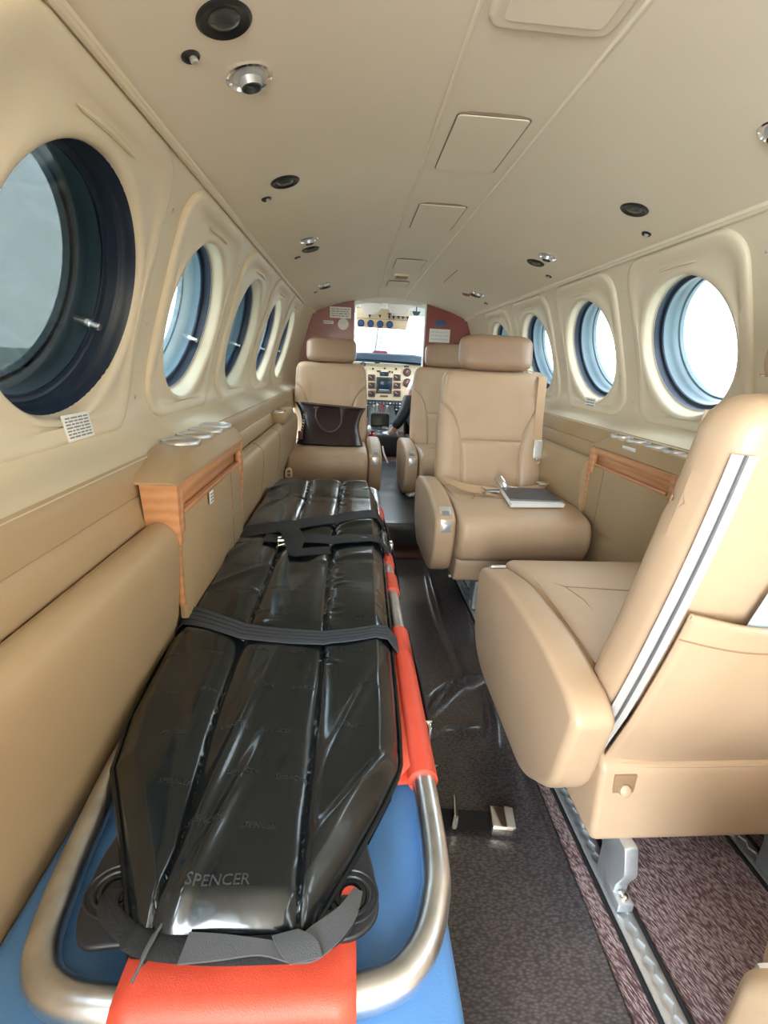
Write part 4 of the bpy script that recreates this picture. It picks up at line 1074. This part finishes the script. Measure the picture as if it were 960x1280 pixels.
# water bottle / wrapper by the forward right seat
e = empty('plastic_bottle', (.088, 3.12, .182), 1.9); tag(e, 'small clear bottle with green cap lying on the raised floor', 'bottle')
b = MB(); b.lathe([(.004, -.085), (.017, -.080), (.018, .03), (.010, .055), (.009, .062)], (0, 0, 0), (1, 0, 0), 18, True, True); b.build('bottle_body', mat('cloudy_plastic', (.45, .55, .55), .2), e)
b = MB(); b.lathe([(.011, .060), (.011, .078)], (0, 0, 0), (1, 0, 0), 16, True, True); b.build('cap', green, e)
b = MB(); b.lathe([(.019, -.04), (.019, -.01)], (0, 0, 0), (1, 0, 0), 18); b.build('bottle_label', green, e)
e = empty('floor_fitting', (.125, 2.84, .165), .3); tag(e, 'grey rounded metal fitting on the raised floor by the seat leg', 'fitting')
b = MB(); b.puff(rpoly([(-.05, 0), (-.02, .032), (.03, .036), (.05, 0)], .015), -.035, .035, .01, 'xz', 3); b.build('shell', silverp, e)
b = MB(); b.lathe([(.008, 0), (.008, .006)], (-.005, -.038, .015), (0, -1, 0), 10, True, True); b.build('bolt', chrome, e)

# ------------------------------------------------------------------ stretcher bench and stretcher
BX0, BX1, BY0, BY1 = -.642, -.150, .10, 2.24
e = empty('bench_mattress', (-.40, 1.1, 0)); tag(e, 'blue vinyl covered bench base under the stretcher along the left wall', 'bench')
b = MB(); b.puff(rpoly([(BX0, BY0), (BX1, BY0), (BX1, BY1), (BX0, BY1)], .02, 4), .285, .349, .012, 'xy', 4); o = b.build('cushion', bluev, e); o.location = (.40, -1.1, 0)
b = MB(); b.puff(rpoly([(BX0 + .01, BY0 + .02), (BX1 - .015, BY0 + .02), (BX1 - .015, BY1), (BX0 + .01, BY1)], .01, 3), .0, .286, .004, 'xy', 2); o = b.build('base_box', brownside, e); o.location = (.40, -1.1, 0)

st = empty('stretcher', (-.38, 1.2, .37)); tag(st, 'tubular metal stretcher frame with red canvas lying on the blue bench', 'stretcher')
OFF = (.38, -1.2, -.37)
ZT = .369
path = [(-.158, 2.20, ZT), (-.158, 2.0, ZT), (-.157, 1.2, ZT), (-.158, .70, ZT), (-.160, .50, ZT), (-.163, .42, ZT)]
tub = smooth_pts([(-.159, 2.15, ZT), (-.158, 1.5, ZT), (-.157, .9, ZT), (-.157, .60, ZT), (-.158, .43, ZT), (-.170, .365, ZT), (-.197, .318, ZT), (-.245, .294, ZT), (-.37, .287, ZT), (-.49, .292, ZT), (-.548, .305, ZT), (-.578, .335, ZT), (-.592, .39, ZT), (-.602, .47, ZT), (-.612, .60, ZT), (-.615, .9, ZT), (-.615, 1.5, ZT), (-.615, 2.15, ZT)], 8)
b = MB(); b.tube(tub, .0175, 16); o = b.build('frame_tube', alu, st); o.location = OFF
b = MB(); b.tube(smooth_pts([(-.159, 2.12, ZT), (-.19, 2.19, ZT), (-.38, 2.2, ZT), (-.58, 2.19, ZT), (-.615, 2.12, ZT)], 8), .0165, 12); o = b.build('frame_tube', alu, st); o.location = OFF
# canvas bed and canvas wrapped round the near end tube
def canvas_strip(x0, x1, ya, yb):
    V = []; F = []; pts = []
    R_ = .0205
    pts += [(ya + (yb - ya) * k / 12, ZT + .004 + .0165 * math.sin(PI / 2 * min(1, (1 - k / 12) ** 1)) * (1 if k == 0 else 1 - k / 12)) for k in range(12, 0, -1)]
    for k in range(18):
        a = PI / 2 + PI * 1.5 * k / 17; pts.append((.289 + R_ * math.cos(a), ZT + R_ * math.sin(a)))
    nx = 12
    for i in range(nx + 1):
        for (y, z) in pts:
            x = x0 + (x1 - x0) * i / nx; V.append((x - (.012 if y > .31 else 0) * (x - (x0 + x1) / 2) * -2 * (y - .29), y + .0015 * noise.noise(Vector((x * 30, z * 30, 0))), z + .0015 * noise.noise(Vector((x * 20, y * 20, 5)))))
    n = len(pts)
    for i in range(nx):
        for k in range(n - 1): F.append((i * n + k, i * n + k + 1, (i + 1) * n + k + 1, (i + 1) * n + k))
    o = mesh('canvas_sling', V, F, redc, st); o.location = OFF; md = o.modifiers.new('t', 'SOLIDIFY'); md.thickness = .0022; return o
cs = canvas_strip(-.484, -.259, .295, .60)
for x in (-.4785, -.2645):
    b = MB(); b.tube([(x + .38, y - 1.2, z - .37) for (y, z) in [(.289 + .0212 * math.cos(a), ZT + .0215 * math.sin(a)) for a in [PI / 2 + PI * k / 14 for k in range(15)]]], .0009, 5); b.build('stitching', ink, cs)
# main canvas bed with rolled sides
V = []; F = []
ys = [.53 + (2.12 - .53) * k / 40 for k in range(41)]
prof = [(-.595, ZT + .002), (-.45, ZT - .006), (-.33, ZT - .006), (-.175, ZT + .002)]
for y in ys:
    f = min(1, (y - .53) / .05 + .0)
    for (x, z) in prof: V.append((x, y if not (x > -.2) else y, z))
for i in range(40):
    for k in range(3): F.append((i * 4 + k, i * 4 + k + 1, i * 4 + 5 + k, i * 4 + 4 + k))
o = mesh('canvas_bed', V, F, redc, st); o.location = OFF; o.modifiers.new('t', 'SOLIDIFY').thickness = .002
for (ya, yb) in ((.535, .93), (1.12, 1.215), (1.29, 1.36), (1.66, 1.85)):
    for xx in ((-.1575,) if ya < 1 else (-.1575, -.614)):
        b = MB(); pts = [(xx, ya + (yb - ya) * k / 6, ZT) for k in range(7)]
        b.tube(pts, .0225, 18); o = b.build('canvas_sleeve', redc, st); o.location = OFF
V = [(-.165, .56, ZT + .018), (-.165, .93, ZT + .018), (-.225, .93, ZT - .004), (-.225, .58, ZT - .004), (-.195, .537, ZT + .004)]
o = mesh('canvas_gusset', V, [(0, 1, 2, 3, 4)], redc, st); o.location = OFF; o.modifiers.new('t', 'SOLIDIFY').thickness = .002
# side clip
b = MB(); b.box((-.130, .648, .352), (.006, .022, .035), .002); b.tube([(-.137, .655, .37), (-.126, .655, .37), (-.126, .655, .345), (-.137, .655, .345)], .0022, 6); o = b.build('side_clip', chrome, st); o.location = OFF
b = MB(); b.tube([(-.137, .56, .372), (-.130, .565, .365), (-.132, .575, .352)], .002, 6); o = b.build('side_clip', chrome, st); o.location = OFF

# vacuum mattress : heightfield inside an outline, channel seams, wrinkles
LE = [(.318, -.484), (.34, -.492), (.44, -.545), (.54, -.602), (.64, -.622), (.83, -.634), (1.0, -.634), (1.35, -.640), (1.6, -.640), (1.85, -.634), (1.97, -.61), (2.05, -.565), (2.095, -.49)]
RE = [(.318, -.302), (.34, -.298), (.40, -.262), (.47, -.222), (.53, -.192), (.60, -.187), (.70, -.184), (.87, -.180), (1.2, -.172), (1.5, -.162), (1.85, -.160), (2.0, -.172), (2.06, -.20), (2.095, -.25)]
SL = [(.318, -.468), (.41, -.463), (.57, -.476), (.8, -.482), (1.05, -.481), (1.27, -.472), (1.57, -.452), (1.85, -.450), (2.095, -.452)]
SR = [(.318, -.318), (.44, -.322), (.66, -.319), (.81, -.321), (1.16, -.326), (1.49, -.325), (1.8, -.316), (2.095, -.311)]
def interp(T, y):
    if y <= T[0][0]: return T[0][1]
    for i in range(len(T) - 1):
        if y <= T[i + 1][0]:
            t = (y - T[i][0]) / (T[i + 1][0] - T[i][0]); return T[i][1] + t * (T[i + 1][1] - T[i][1])
    return T[-1][1]
MY0, MY1 = .318, 2.095
rw = random.Random(21)
WR = []
for k in range(80):     # pinch wrinkles running off the seams and edges
    y = rw.uniform(.75, 1.95); edge = rw.choice(['sr', 'sr', 're', 're', 'sl']); x = interp({'sr': SR, 're': RE, 'sl': SL}[edge], y)
    dirn = {'sr': 1, 're': -1, 'sl': rw.choice([-1, 1])}[edge]
    WR.append((x, y, dirn, rw.uniform(.02, .06), rw.uniform(.0035, .008), rw.uniform(.0025, .0055), rw.uniform(-.6, .6)))
BIG = [(-.25, 1.50, .5, .07, .016, .010), (-.235, 1.36, -.35, .06, .014, .009), (-.25, 1.22, .3, .07, .012, .008), (-.60, 1.22, 1.25, .10, .012, .010), (-.55, 1.08, .9, .08, .010, .009), (-.44, .52, 1.45, .17, .010, .012), (-.425, .42, 1.35, .09, .009, .010), (-.235, .50, .9, .10, .010, .010), (-.56, 1.72, 1.2, .08, .012, .008), (-.33, .70, 1.5, .14, .014, .006), (-.26, .62, 1.2, .10, .012, .007), (-.60, 1.85, .9, .07, .01, .007)]
def mz(x, y):
    xl, xr, a, b_ = interp(LE, y), interp(RE, y), interp(SL, y), interp(SR, y)
    z0 = .386
    # chamber crown
    T = .052
    def cham(p, q, x_): 
        t = (x_ - p) / max(q - p, 1e-4); t = min(1, max(0, t)); return (max(0.0, 1 - abs(2 * t - 1) ** 4)) ** .55
    if x < a: c = cham(xl, a, x); base = (x - xl) / max(a - xl, 1e-4)
    elif x < b_: c = cham(a, b_, x)
    else: c = cham(b_, xr, x)
    edge = min(1, (x - xl) / .035, (xr - x) / .035); edge = max(0, edge) ** .5
    floor_ = .6 * edge                                   # seams sit at 60% of the height
    h = T * (floor_ + (1 - floor_) * c) * (1 if edge > 0 else 0)
    h = T * ((.62 * edge) + .38 * c * edge)
    endn = min(1, max(0, (y - MY0) / .035)) ** .5; endf = min(1, max(0, (MY1 - y) / .07)) ** .6
    h *= endn * endf
    # foot end is flatter, head end a touch thicker
    h *= .80 + .20 * min(1, max(0, (y - .4) / .6)) + .10 * min(1, max(0, (y - 1.3) / .5))
    h += .035 * max(0, (y - 1.78) / .3) * edge * max(0, 1 - max(0, y - 1.98) / .1)
    for (wx, wy, d, L, wd, am, sk) in WR:
        dx = (x - wx) * d
        if 0 <= dx < L:
            q = y - wy - sk * dx; 
            if abs(q) < 4 * wd: h += am * math.exp(-(q / wd) ** 2) * (1 - dx / L) * edge
    for (cx, cy, an, L, wd, am) in BIG:
        dx, dy = x - cx, y - cy; p = dx * math.cos(an) + dy * math.sin(an); q = -dx * math.sin(an) + dy * math.cos(an)
        if abs(p) < 2.5 * L and abs(q) < 4 * wd: h += am * math.exp(-(p / L) ** 2 - (q / wd) ** 2) * edge * endn
    h += .004 * noise.noise(Vector((x * 9, y * 7, 0))) * edge
    # sunk where the straps pull
    h -= .010 * math.exp(-((y - (.85 + .5 * (x + .38) ** 2)) / .018) ** 2) * edge
    h -= .012 * math.exp(-((y - 1.40) / .05) ** 2) * edge
    return z0 + h
vm = empty('vacuum_mattress', (-.39, 1.2, .386)); tag(vm, 'black glossy vinyl vacuum mattress with sewn channels strapped on the stretcher', 'mattress')
MO = (.39, -1.2, -.386)
nx, ny = 130, 420; V = []; F = []
for j in range(ny + 1):
    y = MY0 + (MY1 - MY0) * j / ny; xl, xr = interp(LE, y), interp(RE, y)
    for i in range(nx + 1):
        x = xl + (xr - xl) * i / nx; V.append((x, y, mz(x, y)))
for j in range(ny):
    for i in range(nx): q = j * (nx + 1) + i; F.append((q, q + 1, q + nx + 2, q + nx + 1))
# underside
k0 = len(V); bn = 30
for j in range(bn + 1):
    y = MY0 + (MY1 - MY0) * j / bn; V += [(interp(LE, y), y, .378), (interp(RE, y), y, .378)]
for j in range(bn): q = k0 + 2 * j; F.append((q, q + 2, q + 3, q + 1))
o = mesh('mattress_body', V, F, blackv, vm); o.location = MO
body_m = o
# welded rim all round (piping)
rim = [(interp(LE, y), y, mz(interp(LE, y) + .004, y) - .003) for y in [MY0 + (MY1 - MY0) * k / 80 for k in range(81)]] + [(interp(RE, y), y, mz(interp(RE, y) - .004, y) - .003) for y in [MY1 - (MY1 - MY0) * k / 80 for k in range(81)]]
b = MB(); b.tube(rim, .0032, 6, True); o = b.build('welt', blackv, vm); o.location = MO
# channel seams with glossy piping
for T_ in (SL, SR):
    b = MB(); b.tube([(interp(T_, y), y, mz(interp(T_, y), y) + .0005) for y in [MY0 + .03 + (MY1 - MY0 - .06) * k / 120 for k in range(121)]], .0022, 6); o = b.build('channel_seam', blackv, vm); o.location = MO
# end flaps with ringed grommets
def flap(pts, cx, cy, zf, inner):
    b = MB(); b.puff(rpoly(pts, .035, 8), zf - .004, zf + .004, .003, 'xy', 3); o = b.build('corner_flap', blackflap, vm); o.location = MO
    for r_ in (.030, .022):
        b = MB(); b.tube([(cx + r_ * math.cos(a), cy + r_ * .9 * math.sin(a), zf + .0045) for a in [2 * PI * k / 36 for k in range(36)]], .0016 if r_ > .025 else .0024, 6, True); q = b.build('grommet_ring', blackflap, o)
    b = MB(); b.lathe([(.019, .001), (.017, .005), (.0125, .006), (.011, .001), (.0105, .0046)], (cx, cy, zf + .001), (0, 0, 1), 28); b.build('grommet', blackv, o)
    b = MB(); b.lathe([(.0108, .0), (.010, .0008)], (cx, cy, zf + .0038), (0, 0, 1), 20, True, True); b.build('eyelet', redc if inner else blackp, o)
    for (dx, dy) in ((-.002, .052), (.024 if not inner else -.028, -.02)):
        b = MB(); b.lathe([(.0075, 0), (.007, .0025), (.005, .003)], (cx + dx, cy + dy, zf + .004), (0, 0, 1), 14, True, True); b.build('rivet', blackflap, o)
    return o
fl1 = flap([(-.552, .352), (-.558, .415), (-.548, .470), (-.49, .50), (-.47, .33), (-.50, .328), (-.535, .326)], -.524, .380, .3895, False)
fl2 = flap([(-.262, .50), (-.245, .475), (-.246, .43), (-.236, .385), (-.232, .345), (-.262, .322), (-.31, .33), (-.31, .48)], -.265, .366, .3895, True)
for f_ in (fl1, fl2): pass
# silver lining peeping at the foot
b = MB(); b.puff(rpoly([(-.47, .322), (-.40, .310), (-.33, .306), (-.305, .322), (-.34, .330), (-.45, .332)], .006), .392, .3945, .001, 'xy', 1); o = b.build('inner_lining', silverp, vm); o.location = MO
# embossed lettering
def wp(c): return Vector((c.x, c.y, mz(c.x, c.y) + c.z))
text_obj('lettering', 'SPENCER', .0165, Matrix.Translation((-.406, .362, .0003)), emb, vm, .0005, wp).location = MO
rt_ = random.Random(5)
spots = []
for r in range(9):
    y = .415 + .062 * r * (1 + .10 * r)
    for x in (-.575, -.515, -.43, -.365, -.255):
        xx = x + (.02 if r % 2 else -.01); yy = y + .02 * ((x * 40) % 1) - .1 * (xx + .38) ** 2
        if interp(LE, yy) + .035 < xx < interp(RE, yy) - .035 and abs(yy - .85) > .04: spots.append((xx, yy))
for (x, y) in spots:
    text_obj('lettering', 'SPENCER', .0105, Matrix.Translation((x, y, .0002)) @ Matrix.Rotation(rt_.uniform(-.12, -.02), 4, 'Z'), blackflap, vm, .0003, wp).location = MO

# webbing handle looped through the grommets at the foot
hp = smooth_pts([(-.524, .380, .396), (-.520, .358, .402), (-.497, .338, .404), (-.465, .322, .405), (-.41, .3145, .405), (-.35, .3125, .405), (-.30, .314, .406), (-.272, .332, .405), (-.265, .362, .398)], 8)
e = empty('carry_handle', (-.39, .32, .40)); tag(e, 'black padded webbing handle looped across the foot of the mattress', 'handle')
b = MB()
V = []; F = []
for i, p in enumerate(hp):
    a = hp[max(i - 1, 0)]; c = hp[min(i + 1, len(hp) - 1)]; t_ = (c - a).normalized(); nrm = Vector((-t_.y, t_.x, 0)).normalized()
    mid = .30 < i / len(hp) < .72; w_ = .0125 if mid else .010; h_ = .0045 if mid else .0025
    for k in range(12):
        an = 2 * PI * k / 12; V.append(p + nrm * w_ * math.cos(an) + Vector((0, 0, 1)) * h_ * math.sin(an))
for i in range(len(hp) - 1):
    for k in range(12): F.append((i * 12 + k, i * 12 + (k + 1) % 12, i * 12 + 12 + (k + 1) % 12, i * 12 + 12 + k))
o = mesh('padded_grip', V, F, felt, e); o.location = (.39, -.32, -.40)
A = smooth_pts([(-.425, .326, .4115), (-.39, .322, .413), (-.345, .316, .412), (-.325, .312, .412), (-.305, .327, .411), (-.278, .345, .409), (-.262, .368, .402)], 4)
B = smooth_pts([(-.428, .300, .4115), (-.39, .301, .413), (-.352, .304, .412), (-.318, .296, .413), (-.292, .301, .412), (-.262, .331, .408), (-.252, .364, .401)], 4)
o = ribbon('folded_webbing', A, B, .0025, greytape, e); o.location = (.39, -.32, -.40)
A = smooth_pts([(-.343, .318, .4145), (-.333, .303, .416), (-.322, .294, .415)], 4); B = smooth_pts([(-.318, .323, .4145), (-.300, .314, .416), (-.292, .299, .415)], 4)
o = ribbon('webbing_end', A, B, .002, greytape, e); o.location = (.39, -.32, -.40)
b = MB(); b.tube([(-.460 + .013 * math.cos(a) * .3, .320 + .0145 * math.cos(a), .405 + .0075 * math.sin(a)) for a in [2 * PI * k / 20 for k in range(20)]], .0017, 6, True); b.tube([(-.4545, .336, .412), (-.459, .312, .4145), (-.466, .290, .407)], .0015, 6)
o = b.build('cable_tie', greytape, e); o.location = (.39, -.32, -.40)

# restraint straps across the mattress
def strap_over(yl, yr, sag, w_, n=40, lift=.003, x0=-.655, x1=-.14, zend=(.36, .36), fn=None):
    A = []; B = []
    def taut(Lp):
        P = [(q[0], q[2]) for q in Lp]; H = []
        for q in P:
            while len(H) > 1 and (H[-1][0] - H[-2][0]) * (q[1] - H[-2][1]) - (H[-1][1] - H[-2][1]) * (q[0] - H[-2][0]) >= 0: H.pop()
            H.append(q)
        out = []
        for (x, y, z) in Lp:
            for a, b_ in zip(H, H[1:]):
                if a[0] <= x <= b_[0]:
                    zz = a[1] + (b_[1] - a[1]) * (x - a[0]) / max(b_[0] - a[0], 1e-6); break
            out.append((x, y, max(z, z * .35 + zz * .65)))
        return out
    for i in range(n + 1):
        t = i / n; x = x0 + (x1 - x0) * t; yc = yl + (yr - yl) * t - sag * math.sin(PI * min(1, t * 1.0)) ** 1.0
        if fn: yc = fn(t)
        for (L, s_) in ((A, w_ / 2), (B, -w_ / 2)):
            y = yc + s_; xl, xr = interp(LE, y) + .012, interp(RE, y) - .012
            xc = min(max(x, xl), xr); z = mz(xc, y) + lift
            # bridge the channels a little
            z = max(z, mz(min(max(x - .02, xl), xr), y) + lift - .006, mz(min(max(x + .02, xl), xr), y) + lift - .006)
            if x < xl: z = z - (xl - x) * 1.2
            if x > xr: z = z - (x - xr) * 1.2
            L.append((x, y, z))
    return taut(A), taut(B)
e = empty('restraint_strap', (-.40, .85, .44)); tag(e, 'wide slate grey webbing strap curving across the middle of the mattress', 'strap')
A, B = strap_over(.930, .868, .080, .054)
o = ribbon('webbing', A, B, .0028, webb, e); o.location = (.40, -.85, -.44)
for s_ in (.25, .5, .75):
    L = [Vector(a).lerp(Vector(b_), s_) + Vector((0, 0, .0018)) for a, b_ in zip(A, B)]
    b = MB(); b.tube(L, .0008, 5); q = b.build('stitch_line', webk, o)
# its hanging end outside the frame
A = smooth_pts([(-.142, .885, .405), (-.133, .82, .385), (-.128, .73, .365), (-.126, .665, .352)], 6); B = smooth_pts([(-.141, .845, .400), (-.130, .79, .350), (-.126, .715, .335), (-.126, .655, .346)], 6)
q = ribbon('hanging_end', A, B, .0025, webk, e); q.location = (.40, -.85, -.44)

e = empty('restraint_strap', (-.36, 1.42, .46)); tag(e, 'black webbing strap with buckle crossing the far part of the mattress', 'strap')
OF = (.36, -1.42, -.46)
A, B = strap_over(1.40, 1.62, 0, .085, fn=lambda t: 1.385 + .235 * t ** 1.1)
o = ribbon('webbing', A, B, .0028, webk, e); o.location = OF
A, B = strap_over(1.36, 1.40, 0, .08, x0=-.53, lift=.008, fn=lambda t: 1.345 - .035 * math.sin(PI * t * .9) + .045 * t)
o = ribbon('webbing', A, B, .0028, webk, e); o.location = OF
def topz(x, y, l=.012): return (x, y, mz(x, y) + l)
A = [topz(-.50, 1.40, .02), topz(-.475, 1.33, .028), topz(-.455, 1.255, .018), topz(-.43, 1.19, .010), topz(-.38, 1.205, .008), topz(-.325, 1.255, .006)]
B = [topz(-.455, 1.43, .018), topz(-.425, 1.36, .030), topz(-.405, 1.28, .020), topz(-.405, 1.235, .012), topz(-.37, 1.25, .010), topz(-.335, 1.285, .006)]
o = ribbon('loose_tail', smooth_pts(A, 5), smooth_pts(B, 5), .003, webk, e); o.location = OF
b = MB(); b.tube([(-.49, 1.335, mz(-.49, 1.335) + .012), (-.45, 1.345, mz(-.45, 1.345) + .014), (-.44, 1.29, mz(-.44, 1.29) + .012), (-.478, 1.28, mz(-.478, 1.28) + .012)], .0035, 8, True); b.box((-.462, 1.312, mz(-.46, 1.31) + .012), (.05, .012, .014), .003, Matrix.Rotation(.2, 3, 'Z'))
o = b.build('buckle', chrome, e); o.location = OF
A = smooth_pts([(-.152, 1.62, .42), (-.138, 1.50, .40), (-.125, 1.36, .36), (-.120, 1.25, .31), (-.125, 1.22, .26)], 5); B = smooth_pts([(-.150, 1.57, .405), (-.134, 1.46, .36), (-.123, 1.33, .31), (-.12, 1.26, .27), (-.125, 1.25, .23)], 5)
q = ribbon('hanging_end', A, B, .0025, webk, e); q.location = OF
b = MB(); b.box((-.136, 1.43, .385), (.012, .04, .028), .003); q = b.build('hook', chrome, e); q.location = OF

# ------------------------------------------------------------------ person in the right cockpit seat
def skinned(name, chains, mt, parent, sub=1):
    """chains: list of lists of (x,y,z,r); points closer than 1e-4 are shared"""
    V = []; R_ = []; E_ = []
    def vid(p):
        for i, v in enumerate(V):
            if (v - Vector(p[:3])).length < 1e-4: return i
        V.append(Vector(p[:3])); R_.append(p[3]); return len(V) - 1
    for ch in chains:
        ids = [vid(p) for p in ch]
        for a, b_ in zip(ids, ids[1:]): E_.append((a, b_))
    me = bpy.data.meshes.new(name); me.from_pydata([tuple(v) for v in V], E_, [])
    o = bpy.data.objects.new(name, me); C.objects.link(o)
    md = o.modifiers.new('skin', 'SKIN'); md.use_smooth_shade = True
    for i, v in enumerate(me.skin_vertices[0].data): v.radius = (R_[i], R_[i]); v.use_root = (i == 0)
    sb = o.modifiers.new('sub', 'SUBSURF'); sb.levels = sub; sb.render_levels = sub
    dg = bpy.context.evaluated_depsgraph_get(); m2 = bpy.data.meshes.new_from_object(o.evaluated_get(dg)); bpy.data.objects.remove(o)
    m2.materials.clear(); return link(name, m2, mt, parent)
PX, PY = .455, 4.33
pe = empty('person', (PX, PY, .16)); tag(pe, 'person in white shirt and dark jacket sitting in the right cockpit seat', 'person')
def L(*a): return [(x - PX, y - PY, z - .16, r) for (x, y, z, r) in a]
pelv = (PX, PY - .02, .42, .12)
spine = L(pelv, (PX, PY - .04, .58, .12), (PX, PY - .03, .74, .125), (PX, PY - .02, .86, .10), (PX, PY + .0, .93, .050), (PX, PY + .01, .98, .050), (PX, PY + .02, 1.06, .082), (PX, PY + .02, 1.13, .075))
sh = (PX, PY - .02, .86, .10)
armL = L(sh, (PX - .15, PY - .03, .83, .058), (PX - .22, PY - .08, .70, .046), (PX - .245, PY - .12, .575, .044), (PX - .31, PY - .12, .46, .034), (PX - .35, PY - .12, .395, .026))
armR = L(sh, (PX + .15, PY - .03, .84, .058), (PX + .20, PY - .02, .66, .046), (PX + .20, PY + .0, .58, .040), (PX + .14, PY + .18, .56, .034), (PX + .10, PY + .24, .56, .026))
legs = [L(pelv, (PX + s_ * .10, PY + .06, .42, .085), (PX + s_ * .14, PY + .38, .50, .065), (PX + s_ * .13, PY + .46, .34, .055), (PX + s_ * .13, PY + .52, .22, .04), (PX + s_ * .13, PY + .62, .19, .035)) for s_ in (-1, 1)]
def hand(wr, d, palm_n):
    wr = Vector(wr); d = Vector(d).normalized(); sdx = d.cross(Vector(palm_n)).normalized(); ch = []
    pc = wr + d * .045
    ch.append([(*wr, .024), (*pc, .030)])
    for k, (off, ln) in enumerate(((-.027, .068), (-.009, .078), (.009, .074), (.027, .058))):
        k0 = wr + d * .085 + sdx * off; k1 = k0 + d * ln * .45 - Vector(palm_n) * .008; k2 = k0 + d * ln * .8 - Vector(palm_n) * .026
        ch.append([(*pc, .030), (*k0, .010), (*k1, .0085), (*k2, .007)])
    t0 = wr + d * .03 - sdx * .035; t1 = t0 + d * .03 - sdx * .02; ch.append([(*wr, .024), (*t0, .012), (*t1, .009)])
    return ch
hl = hand((-.35, -.12, .395 - .16), (-.45, .05, -.88), (0.1, -.95, .1)); hl[0][0] = armL[-1][:3] + (.026,); 
for c_ in hl:
    if abs(c_[0][3] - .024) < 1e-6: c_[0] = armL[-1]
hr = hand((.10, .24, .40), (-.2, .95, 0), (0, 0, 1))
for c_ in hr:
    if abs(c_[0][3] - .024) < 1e-6: c_[0] = armR[-1]
skinned('body', [spine, armL, armR] + legs + hl + hr, skin, pe, 1)
def grow(ch, d): return [(x, y, z, r + d) for (x, y, z, r) in ch]
skinned('shirt', [grow(spine[:4], .008), grow([spine[3], armL[1], armL[2]], .008), grow([spine[3], armR[1]], .008), grow(spine[3:5], .004)], shirt, pe, 1)
skinned('jacket', [grow(armL[2:6], .016)], jacket, pe, 1); skinned('jacket_sleeve', [grow(armR[1:6], .014)], jacket, pe, 1)
skinned('trousers', [grow([spine[0], spine[1]], .016)] + [grow(l_[:5], .018) for l_ in legs], trous, pe, 1)
for l_ in legs:
    p_ = l_[-1]; b = MB(); b.puff(rpoly([(p_[1] - .16, 0), (p_[1] - .16, .08), (p_[1] - .05, .075), (p_[1] + .10, .04), (p_[1] + .12, 0)], .02), p_[0] - .045, p_[0] + .045, .02, 'yz', 3); b.build('shoe', blackp, pe)
b = MB(); b.lathe([(.001, .10), (.045, .092), (.078, .06), (.088, .02), (.085, -.03), (.075, -.06)], (0, .0, .93), (0, -.15, 1), 24); b.build('hair', hair, pe)
b = MB(); [b.lathe([(.001, .007), (.006, .004), (.008, 0)], (x, .098, .90), (0, 1, 0), 10) for x in (-.03, .03)]; b.build('eye', white, pe)
b = MB(); b.lathe([(.001, .026), (.008, .016), (.013, 0)], (0, .095, .88), (0, 1, -.3), 10); b.build('nose', skin, pe)
b = MB(); b.box((0, .100, .853), (.045, .008, .010), .003); b.build('mouth', mat('lips', (.4, .15, .13), .5), pe)
for s_ in (-1, 1): b = MB(); b.lathe([(.018, 0), (.016, .01), (.006, .012)], (s_ * .082, .0, .89), (s_, 0, 0), 12, True, True); b.build('ear', skin, pe)
# the cockpit seats they sit in
for X, lb in ((.46, 'dark cockpit seat under the seated person'), (-.42, 'dark empty cockpit seat behind the left bulkhead')):
    e = empty('cockpit_seat', (X, 4.28, .155)); tag(e, lb, 'seat')
    b = MB(); b.puff(rpoly([(-.22, .06), (-.22, .15), (.24, .16), (.26, .07)], .03), -.22, .22, .02, 'yz', 4); b.build('seat_cushion', mat('grey_fabric', (.12, .11, .10), .8) if 'grey_fabric' not in MATS else MATS['grey_fabric'], e)
    b = MB(); b.puff(rpoly([(-.30, .10), (-.36, .72), (-.28, .74), (-.20, .14)], .03), -.21, .21, .03, 'yz', 4); b.build('backrest', MATS['grey_fabric'], e)
    b = MB(); b.box((0, 0, .03), (.36, .36, .06), .01); b.build('pedestal', blackp, e)

# seat and camera independent light: portals help the sky light find the openings
S.cycles.max_bounces = 10; S.cycles.diffuse_bounces = 6; S.cycles.transparent_max_bounces = 16
